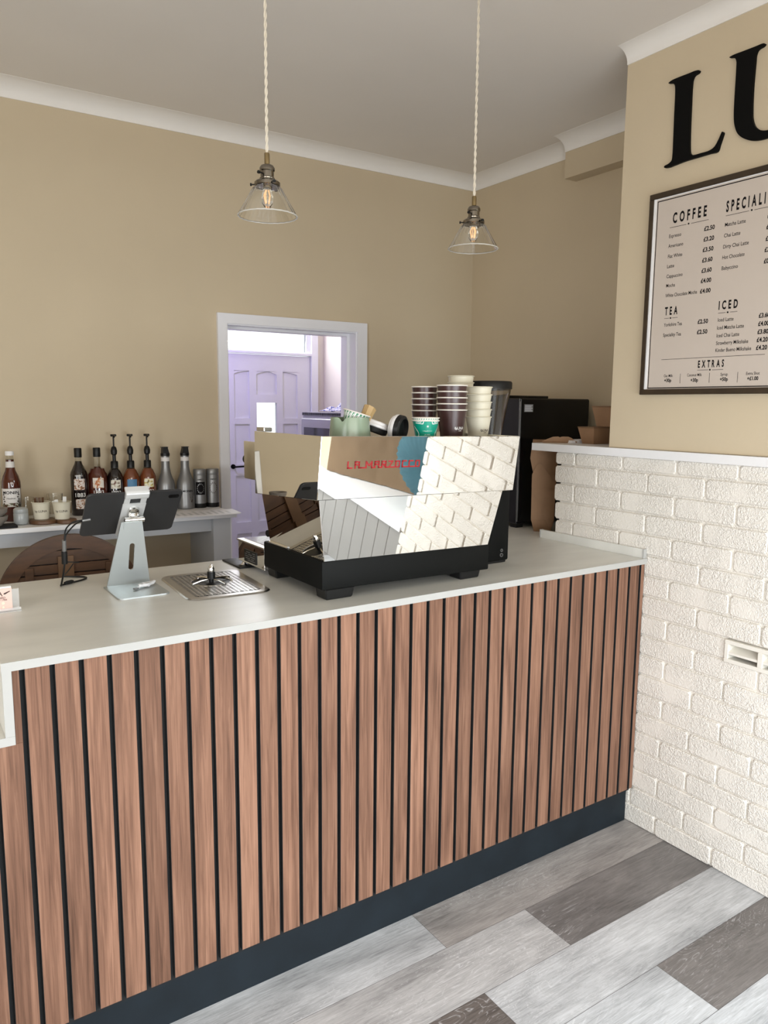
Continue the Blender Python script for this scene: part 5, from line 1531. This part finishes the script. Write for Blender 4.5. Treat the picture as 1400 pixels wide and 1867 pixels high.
pic(b, 0.0395, 0.06, 0.046, 0.117, 0.161, 'pic_orange'); cyl_text(b, '1883', 0.0395, 0.08, 0.090, 0.024, 'white_print')
# pump bottles
def pump_bottle(label, x, y, m, picm, lblm=None):
    t = bottle('pump', label, x, y, 'pump topped syrup bottles')
    r = 0.0355
    mb = MB()
    mb.lathe([(r-0.003, 0), (r, 0.004), (r, 0.155), (r-0.004, 0.168), (0.024, 0.186), (0.017, 0.194)], seg=40)
    b = mb.build('bottle', m, t)
    mb = MB(); mb.lathe([(0.017, 0.194), (0.0145, 0.204), (0.0135, 0.23)], seg=28); mb.build('neck', 'clear_neck', t)
    mb = MB()
    mb.lathe([(0.0160, 0.198), (0.0160, 0.225), (0.0135, 0.229), (0.010, 0.229)], seg=28)
    mb.lathe([(0.0075, 0.228), (0.0075, 0.255), (0.0125, 0.260), (0.0140, 0.275), (0.0105, 0.289), (0.006, 0.294)], seg=24)
    mb.lathe([(0.0036, 0.293), (0.0036, 0.337)], seg=14)
    p = mb.build('pump', 'black', t)
    mb = MB(); mb.box(-0.012, 0.012, -0.007, 0.007, 0.337, 0.347, 0.002, 1); mb.tube([(0, 0, 0.343), (-0.004, -0.02, 0.343), (-0.006, -0.034, 0.336)], 0.0045, 10); mb.build('spout', 'brass' if False else 'black', p)
    pic(b, r, 0.08, 0.042, 0.110, 0.148, picm)
    cyl_text(b, '1883', r, 0.1, 0.085, 0.022, 'white_print')
    return t
x, y = BP(0.862, 3.372); pump_bottle('dark pump bottle, left one of the three with pumps', x, y, 'dark_syrup', 'pic_red')
x, y = BP(0.932, 3.372); pump_bottle('amber pump bottle with a blue label, middle of the three with pumps', x, y, 'amber_syrup', 'label_blue')
x, y = BP(1.006, 3.372); pump_bottle('amber pump bottle with a vanilla picture, right one of the three with pumps', x, y, 'amber_syrup', 'pic_vanilla')
# silver puree bottles
def silver_bottle(label, x, y, rz):
    t = bottle('silver', label, x, y, 'silver puree bottles'); t.rotation_euler = (0, 0, rz)
    mb = MB()
    mb.lathe([(0.036, 0), (0.0405, 0.003), (0.0415, 0.010), (0.0405, 0.018), (0.0405, 0.108), (0.0375, 0.128), (0.030, 0.146), (0.0225, 0.170), (0.0190, 0.195), (0.0185, 0.248)], seg=40)
    b = mb.build('bottle', 'silver', t)
    mb = MB(); mb.lathe([(0.0195, 0.222), (0.0195, 0.240)], seg=32); mb.build('neck_label', 'label_white', b)
    cyl_text(b, 'MONIN', 0.0405, 0.15, 0.080, 0.0125, 'ink', 0.02, 1.1)
    mb = MB()
    for k in range(9):
        a = CA+0.35+k*0.055; z = 0.065-0.035*math.sin(k*0.38)
        mb.patch(0.041, a, a+0.04, z, z+0.006+0.008*(k % 3)/2)
    mb.build('fruit_print', 'ink_brown', b)
    mb = MB()
    mb.lathe([(0.0205, 0.246), (0.0205, 0.258)], seg=32)
    mb.frustum([(-0.015, -0.015, 0.258), (0.015, -0.015, 0.258), (0.015, 0.015, 0.258), (-0.015, 0.015, 0.258)], [(-0.013, -0.014, 0.284), (0.009, -0.014, 0.284), (0.009, 0.014, 0.284), (-0.013, 0.014, 0.284)])
    mb.box(-0.018, 0.012, -0.012, 0.012, 0.284, 0.287)
    mb.build('cap', 'black', t)
x, y = BP(1.087, 3.372); silver_bottle('silver flip cap bottle next to the pump bottles, left of the pair', x, y, R(0))
x, y = BP(1.174, 3.362); silver_bottle('silver flip cap bottle right of its twin, beside the tins', x, y, PI)
for o_ in [o for o in bpy.data.objects if o.name.startswith('syrup_bottle') and abs(o.rotation_euler.z-PI) < 0.01]:
    for b in [c for c in bpy.data.objects if c.parent == o_ and c.name.startswith('bottle')]:
        b.rotation_euler = (0, 0, PI)
def tin(label, x, y, m):
    t = bottle('can', label, x, y, 'silver tins')
    mb = MB(); mb.lathe([(0.029, 0.02), (0.0292, 0.15), (0.0285, 0.152), (0.0285, 0.154), (0.0292, 0.156), (0.0292, 0.178), (0.027, 0.181)], seg=40); b = mb.build('tin_body', 'silver', t)
    mb = MB(); mb.lathe([(0.0285, 0), (0.0295, 0.002), (0.0295, 0.021)], seg=40); mb.build('base_cap', 'black', t)
    if m:
        mb = MB(); mb.patch(0.0293, CA-0.75, CA+0.75, 0.062, 0.122, t=0.0005); mb.build('label', 'ink', b)
        mb = MB()
        for k in range(14):
            a = CA+0.5*math.cos(2*PI*k/14); z = 0.092+0.021*math.sin(2*PI*k/14)
            mb.patch(0.0298, a-0.05, a+0.05, z-0.003, z+0.003)
        mb.build('print', 'silver', b)
    else:
        mb = MB()
        for k in range(14):
            a = CA+0.55*math.cos(2*PI*k/14); z = 0.092+0.024*math.sin(2*PI*k/14)
            mb.patch(0.0293, a-0.05, a+0.05, z-0.003, z+0.003)
        mb.build('print', 'ink_brown', b)
    cyl_text(b, 'SIMPLY', 0.0293, 0, 0.130, 0.009, 'ink')
x, y = BP(1.242, 3.362); tin('silver tin with a dark round emblem, left of the two tins', x, y, 1)
x, y = BP(1.304, 3.362); tin('silver tin with a pale emblem, right of the two tins by the doorway', x, y, 0)
# loose sheets
for k in range(3):
    mb = MB(); mb.box(-0.148, 0.148, -0.075, 0.075, 0, 0.0008)
    o = mb.build('paper_sheet', 'paper', loc=(1.170+0.008*k, 3.19+0.01*k, SF+0.0003+0.0009*k))
    o.rotation_euler = (0, 0, R(-2-2*k))
    tag(o, ['lowest', 'middle', 'uppermost'][k]+' printed paper sheet of those lying on the console in front of the tins', 'paper', 'paper sheets')
    if k == 2:
        mb = MB()
        for q in range(9):
            mb.box(-0.13+q*0.028, -0.118+q*0.028, -0.06, 0.055-0.02*(q % 3), 0.0008, 0.0011)
        mb.build('print', 'shelf_grey', o)

# left group on the console
x, y = BP(0.443, 3.335)
t = thing('syrup_bottle', 'red brown syrup bottle with a white label at the far left of the console', 'bottle', (x, y, SF+0.0002))
mb = MB(); mb.lathe([(0.032, 0), (0.035, 0.004), (0.035, 0.128), (0.0365, 0.140), (0.0355, 0.160), (0.029, 0.185), (0.020, 0.205), (0.0165, 0.225), (0.0150, 0.250)], seg=40); b = mb.build('bottle', 'red_syrup', t)
mb = MB(); mb.lathe([(0.0150, 0.250), (0.0135, 0.262), (0.0135, 0.270)], seg=28); mb.build('neck', 'clear_neck', t)
mb = MB(); mb.lathe([(0.0165, 0.268), (0.0165, 0.283), (0.015, 0.285)], seg=28); mb.build('cap', 'shelf_white', t)
mb = MB(); mb.lathe([(0.0176, 0.218), (0.0165, 0.243)], seg=32); mb.build('neck_label', 'label_white', b)
mb = MB(); mb.patch(0.0353, CA-1.2, CA+1.2, 0.060, 0.138); lb_ = mb.build('label', 'label_white', b)
mb = MB(); mb.patch(0.0362, CA-1.1, CA+1.1, 0.060, 0.076); mb.build('picture', 'pic_leaf', b)
for s in (-1, 1):
    mb = MB()
    for k in range(4): mb.patch(0.0362, CA+s*(0.75+0.1*(k % 2))-0.1, CA+s*(0.75+0.1*(k % 2))+0.1, 0.08+k*0.009, 0.085+k*0.009)
    mb.build('leaf_print', 'ink_brown', b)
cyl_text(b, 'MONIN', 0.0353, -0.02, 0.113, 0.0165, 'ink', 0.02, 1.15)
cyl_text(b, 'Hazelnut', 0.0353, 0.0, 0.092, 0.009, 'ink_brown')
# silver pouch at the very edge
x, y = BP(0.360, 3.35)
mb = MB(); mb.frustum([(0.004, -0.03, 0), (0.034, -0.03, 0), (0.034, 0.03, 0), (0.004, 0.03, 0)], [(0.012, -0.004, 0.262), (0.050, -0.004, 0.258), (0.050, 0.004, 0.258), (0.012, 0.004, 0.262)], 0.003)
tag(mb.build('coffee_pouch', 'foil', loc=(x, y, SF+0.0002)), 'pale silver pouch standing left of the white labelled bottle', 'pouch')
# cups with sugar sticks, each on its own wooden board
for (xx, yy, lab) in ((0.535, 3.215, 'cream paper cup holding brown sugar sticks on the left wooden board'), (0.607, 3.180, 'cream paper cup holding white sugar sachets on the right wooden board')):
    x, y = BP(xx, yy)
    c = make_cup('paper_cup', lab, 'paper cup', 'cup_cream', 0.0345, 0.0275, 0.070, rim='cup_cream', loc=(x, y, SF+0.0165), text=[('by LUNA', 0.0125, -0.002, 0.0)], tm='ink_brown', face=CA, group='sugar cups')
x, y = BP(0.540, 3.200)
mb = MB(); mb.lathe([(0.050, 0), (0.054, 0.003), (0.054, 0.013), (0.051, 0.016), (0.0, 0.016)], seg=40); tag(mb.build('round_board', 'board_wood', loc=(x, y, SF+0.0002)), 'round wooden board under the left sugar cup', 'board', 'round wooden boards')
x, y = BP(0.632, 3.165)
mb = MB(); mb.lathe([(0.036, 0), (0.0385, 0.003), (0.0385, 0.013), (0.036, 0.016), (0.0, 0.016)], seg=40); tag(mb.build('round_board', 'board_wood', loc=(x-0.012, y, SF+0.0002)), 'round wooden board under the right sugar cup, behind the cable', 'board', 'round wooden boards')
for k, (dx, dy, tx, ty) in enumerate(((-0.010, 0.004, 4, -5), (-0.004, -0.004, 0, -3), (0.003, 0.003, -3, 2), (-0.014, -0.003, 8, 0))):
    x, y = BP(0.535+dx, 3.215+dy)
    o = MB().box(-0.0045, 0.0045, -0.0012, 0.0012, 0, 0.080).build('sugar_stick', 'board_wood', loc=(x, y, SF+0.0235))
    o.rotation_euler = (R(ty), R(-tx), R(10*k)); tag(o, 'brown sugar stick standing in the left cream cup', 'sugar stick', 'brown sugar sticks')
for k, (dx, dy, tx, hh) in enumerate(((0.008, -0.003, 3, 0.082), (-0.013, -0.004, -6, 0.072), (-0.018, 0.004, -9, 0.068))):
    x, y = BP(0.607+dx, 3.180+dy)
    o = MB().box(-0.007, 0.007, -0.0012, 0.0012, 0, hh).build('sugar_sachet', 'white_print', loc=(x, y, SF+0.0235))
    o.rotation_euler = (R(-3), R(tx), R(6*k)); tag(o, 'white sugar sachet standing in the right cream cup', 'sugar sachet', 'white sugar sachets')
# clear glasses behind the cups
for (xx, yy, hh, lab) in ((0.492, 3.31, 0.095, 'clear tumbler behind the left sugar cup'), (0.602, 3.31, 0.105, 'clear tumbler behind the right sugar cup')):
    x, y = BP(xx, yy)
    mb = MB(); mb.lathe([(0.0, 0.0), (0.026, 0.0), (0.031, hh), (0.029, hh), (0.0245, 0.005), (0.0, 0.005)], seg=36, caps=False)
    tag(mb.build('glass_tumbler', 'glass', loc=(x, y, SF+0.0002)), lab, 'glass', 'clear tumblers')
# grey lidded pot, stacked bowls on a black cloth
x, y = BP(0.458, 3.205)
t = thing('lidded_pot', 'small grey glazed pot with a lid on the console', 'pot', (x, y, SF+0.0002))
mb = MB(); mb.lathe([(0.018, 0), (0.0255, 0.004), (0.0275, 0.015), (0.0275, 0.044), (0.026, 0.047)], seg=36); mb.build('pot', 'grey_glaze', t)
mb = MB(); mb.lathe([(0.0265, 0.047), (0.0275, 0.050), (0.0265, 0.062), (0.020, 0.068), (0.0, 0.070)], seg=36, caps=False); mb.build('lid', 'grey_glaze', t)
x, y = BP(0.364, 3.165)
mb = MB(); mb.prism(rounded_rect(-0.09, 0.072, -0.045, 0.05, (0.01,)*4), 'z', 0, 0.007); tag(mb.build('folded_cloth', 'black_cloth', loc=(x, y, SF+0.0002)), 'folded black cloth under the grey bowls on the console', 'cloth')
for k in range(2):
    mb = MB(); mb.lathe([(0.0, 0.0), (0.020, 0.0), (0.022, 0.004), (0.040, 0.022), (0.043, 0.038), (0.0415, 0.038), (0.0385, 0.023), (0.020, 0.006), (0.0, 0.005)], seg=40, caps=False)
    tag(mb.build('bowl', 'taupe_glaze', loc=(x+0.002, y+0.004, SF+0.0075+0.030*k)), ('upper' if k else 'lower')+' of two small taupe bowls stacked on the black cloth', 'bowl', 'taupe bowls')

# ------------------------------------------------------------------ tipped round table behind the counter
def tip_table():
    Rr = 0.255
    t = thing('round_table', 'dark slatted wooden round table tipped upright behind the counter', 'table', (0.565, 2.96, 0), R(-4))
    zc = 0.862
    X = Matrix.Translation((0, 0, zc)) @ Matrix.Rotation(R(90), 4, 'X')     # disc plane: local x, local y = up
    mb = MB(); mb.X = X
    n = 64
    for (ro, ri, t0, t1) in ((Rr, Rr-0.052, -0.012, 0.014),):
        vs = []
        for (r_, h_) in ((ro, t0), (ro, t1), (ri, t1), (ri, t0)):
            vs += [(r_*math.cos(2*PI*k/n), r_*math.sin(2*PI*k/n), h_) for k in range(n)]
        fs = []
        for q in range(4): fs += [(q*n+k, q*n+(k+1) % n, ((q+1) % 4)*n+(k+1) % n, ((q+1) % 4)*n+k) for k in range(n)]
        mb.add(vs, fs)
    mb.build('rim_ring', 'table_wood', t)
    ri = Rr-0.050
    mb = MB(); mb.X = X
    mb.lathe([(ri+0.01, -0.010), (ri+0.01, -0.004)], seg=64); mb.build('back_disc', 'dark_gap', t)
    mb = MB(); mb.X = X
    ys = [ri*0.98, 0.150, 0.112, 0.074, 0.036, -0.002, -0.040, -0.078, -0.116, -0.154, -0.2]
    for hi, lo in zip(ys, ys[1:]):
        hi -= 0.005
        a = math.sqrt(max(0.0004, ri**2-lo**2 if abs(lo) > abs(hi) else ri**2-lo**2))
        b_ = math.sqrt(max(0.0004, ri**2-hi**2))
        n_ = 8
        pts = []
        for k in range(n_+1):
            yy = lo+(hi-lo)*k/n_; pts.append((math.sqrt(max(0, (ri+0.004)**2-yy*yy)), yy))
        pts += [(-p[0], p[1]) for p in pts[::-1]]
        mb.prism(pts, 'z', -0.004, 0.007)
    mb.build('slats', 'table_wood', t)
    mb = MB(); mb.X = X
    mb.box(-0.042, 0.012, -ri, ri*0.86, 0.007, 0.020); mb.build('cross_board', 'light_board', t)
    mb = MB(); mb.X = X
    for s in (-1, 1): mb.box(s*0.14-0.014, s*0.14+0.014, -0.15, 0.14, 0.006, 0.015)
    mb.build('battens', 'table_wood', t)
    mb = MB(); mb.box(-0.03, 0.03, 0.012, 0.06, 0.03, zc+0.05); mb.build('post', 'table_wood', t)
    for k in range(4):
        a = R(45+90*k)
        MB().tube([(0, 0.036, 0.06), (0.16*math.cos(a), 0.036+0.10*math.sin(a), 0.028), (0.24*math.cos(a), 0.036+0.14*math.sin(a), 0.0145)], [0.02, 0.016, 0.014], 10).build('leg', 'table_wood', t)
tip_table()

# ------------------------------------------------------------------ appliance in the back hall
ov = thing('countertop_oven', 'stainless counter oven with a dark window, seen through the doorway', 'oven', (2.285, 4.02, 1.20), R(-90))
mb = MB(); mb.box(-0.345, 0.345, 0.0, 0.39, 0.0, 0.335, 0.004, 1); mb.build('body', 'oven_steel', ov)
mb = MB(); mb.box(-0.347, 0.347, -0.004, 0.39, 0.335, 0.357)
tp = mb.build('top_panel', 'oven_steel', ov)
mb = MB()
for k in range(40): mb.box(-0.340+k*0.0172, -0.329+k*0.0172, -0.0055, -0.003, 0.3385, 0.3535)
mb.build('vent_slots', 'black', tp)
mb = MB(); mb.box(-0.325, 0.22, -0.022, -0.001, 0.02, 0.318, 0.004, 1); od = mb.build('door', 'oven_steel', ov)
mb = MB(); mb.box(-0.285, 0.18, -0.024, -0.021, 0.06, 0.262); mb.build('window', 'dark_glass', od)
mb = MB(); mb.tube([(0.16, -0.045, 0.06), (0.16, -0.045, 0.28)], 0.008, 10); mb.build('handle', 'chrome', od)
tag(MB().box(-0.35, 0.35, -0.01, 0.39, 0, 1.199).build('storage_cupboard', 'shelf_white', loc=(2.285, 4.02, 0.001)), 'white cupboard under the oven in the back hall', 'cupboard').rotation_euler = (0, 0, R(-90))
# crumpled tea towel
bm = bmesh.new()
bmesh.ops.create_grid(bm, x_segments=40, y_segments=24, size=0.5)
rnd = random.Random(9)
for v in bm.verts:
    x, y = v.co.x, v.co.y
    e = min(1, (0.5-max(abs(x), abs(y)))*6)
    v.co = ((x*0.40), y*0.24, 0.006+e*(0.022+0.012*math.sin(x*17+y*9)+0.010*math.sin(y*23-x*5)+0.008*math.sin(x*31)))
    v.co.z = max(v.co.z, 0.002)
me = bpy.data.meshes.new('tea_towel'); bm.to_mesh(me); bm.free()
for p in me.polygons: p.use_smooth = True
me.materials.append(M['towel'])
tt_ = bpy.data.objects.new('tea_towel', me); COL.objects.link(tt_); tt_.location = (2.47, 4.02, 1.5585); tt_.rotation_euler = (0, 0, R(-78))
sm = tt_.modifiers.new('thickness', 'SOLIDIFY'); sm.thickness = 0.003; sm.offset = 1
tag(tt_, 'crumpled blue and white tea towel on top of the oven', 'tea towel')

# ------------------------------------------------------------------ pendant lamps
def pendant(loc, label):
    t = thing('pendant_lamp', label, 'pendant lamp', (loc[0], loc[1], 2.105), 0, 'glass pendant lamps')
    H = ZC-2.105
    mb = MB()
    for s in (0, PI):
        pts = [(0.0022*math.cos(s+k*0.55), 0.0022*math.sin(s+k*0.55), 0.151+(H-0.151)*k/150) for k in range(151)]
        mb.tube(pts, 0.0023, 6)
    mb.build('cord', 'cord', t)
    mb = MB(); mb.lathe([(0.026, H-0.009), (0.03, H-0.007), (0.03, H-0.0003)], seg=36); mb.build('ceiling_rose', 'pewter', t)
    Q = Matrix.Diagonal((1, 1, 0.88, 1))
    mb = MB(); mb.X = Q
    mb.lathe([(0.0072, 0.146), (0.0072, 0.178), (0.0062, 0.180)], seg=20)
    mb.build('cord_grip', 'brass', t)
    mb = MB(); mb.X = Q
    mb.lathe([(0.020, 0.104), (0.0205, 0.107), (0.0180, 0.110), (0.0180, 0.126), (0.0205, 0.129), (0.0205, 0.136), (0.017, 0.143), (0.010, 0.1465), (0.0072, 0.148)], seg=36)
    so = mb.build('socket', 'pewter', t)
    mb = MB(); mb.X = Q; mb.tube([(-0.018, -0.006, 0.118), (-0.027, -0.009, 0.118)], 0.0022, 8); mb.tube([(-0.0265, -0.009, 0.118), (-0.031, -0.010, 0.118)], 0.0048, 10); mb.build('switch_key', 'black', so)
    mb = MB(); mb.X = Q
    mb.lathe([(0.030, 0.083), (0.0345, 0.085), (0.0345, 0.094), (0.031, 0.098), (0.022, 0.101), (0.020, 0.105)], seg=40, caps=True)
    g = mb.build('gallery', 'pewter', t)
    for k in range(3):
        a = 2*PI*k/3+2.6
        mb = MB(); mb.X = Q; mb.tube([(0.033*math.cos(a), 0.033*math.sin(a), 0.0885), (0.042*math.cos(a), 0.042*math.sin(a), 0.0885)], [0.002, 0.002], 8); mb.tube([(0.0415*math.cos(a), 0.0415*math.sin(a), 0.0885), (0.0455*math.cos(a), 0.0455*math.sin(a), 0.0885)], 0.0045, 10)
        mb.build('thumb_screw', 'black', g)
    # conical ribbed shade with a scalloped rim
    mb = MB(); mb.X = Q
    w = 0.0026
    prof = [(0.029, 0.092), (0.031, 0.083), (0.040, 0.076), (0.060, 0.036), (0.0785, 0.0), (0.0795, -0.0025), (0.0770, -0.003), (0.0755, 0.0), (0.0575, 0.037), (0.0375, 0.0755), (0.029, 0.081), (0.0265, 0.092), (0.029, 0.092)]
    mb.lathe(prof, seg=96, caps=False, rad=lambda a, r, z: r*(1+0.010*math.cos(24*a)*(1 if z < 0.08 else 0)))
    sh = mb.build('shade', 'glass', t)
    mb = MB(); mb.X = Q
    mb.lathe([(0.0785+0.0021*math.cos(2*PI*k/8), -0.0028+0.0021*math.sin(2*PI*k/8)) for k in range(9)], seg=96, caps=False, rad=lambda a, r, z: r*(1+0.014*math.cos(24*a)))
    mb.build('rim', 'rim_glint', sh)
    mb = MB(); mb.X = Q
    mb.lathe([(0.0, 0.022), (0.008, 0.024), (0.0145, 0.034), (0.016, 0.046), (0.0135, 0.062), (0.011, 0.075), (0.011, 0.09)], seg=28, caps=False)
    b = mb.build('bulb', 'glass', t)
    mb = MB(); mb.X = Q
    for k in range(4):
        a = 2*PI*k/4+0.5
        mb.tube([(0.003*math.cos(a), 0.003*math.sin(a), 0.072), (0.0065*math.cos(a), 0.0065*math.sin(a), 0.055), (0.0035*math.cos(a), 0.0035*math.sin(a), 0.036)], 0.0012, 6)
    mb.build('filament', 'filament', b)
    mb = MB(); mb.X = Q; mb.lathe([(0.0125, 0.082), (0.0125, 0.104)], seg=24); mb.build('lamp_cap', 'brass', b)
    return t
pendant((0.914, 1.94), 'glass pendant lamp hanging nearer the left, over the tablet side of the counter')
pendant((1.634, 1.94), 'glass pendant lamp hanging to the right, over the machine side of the counter')
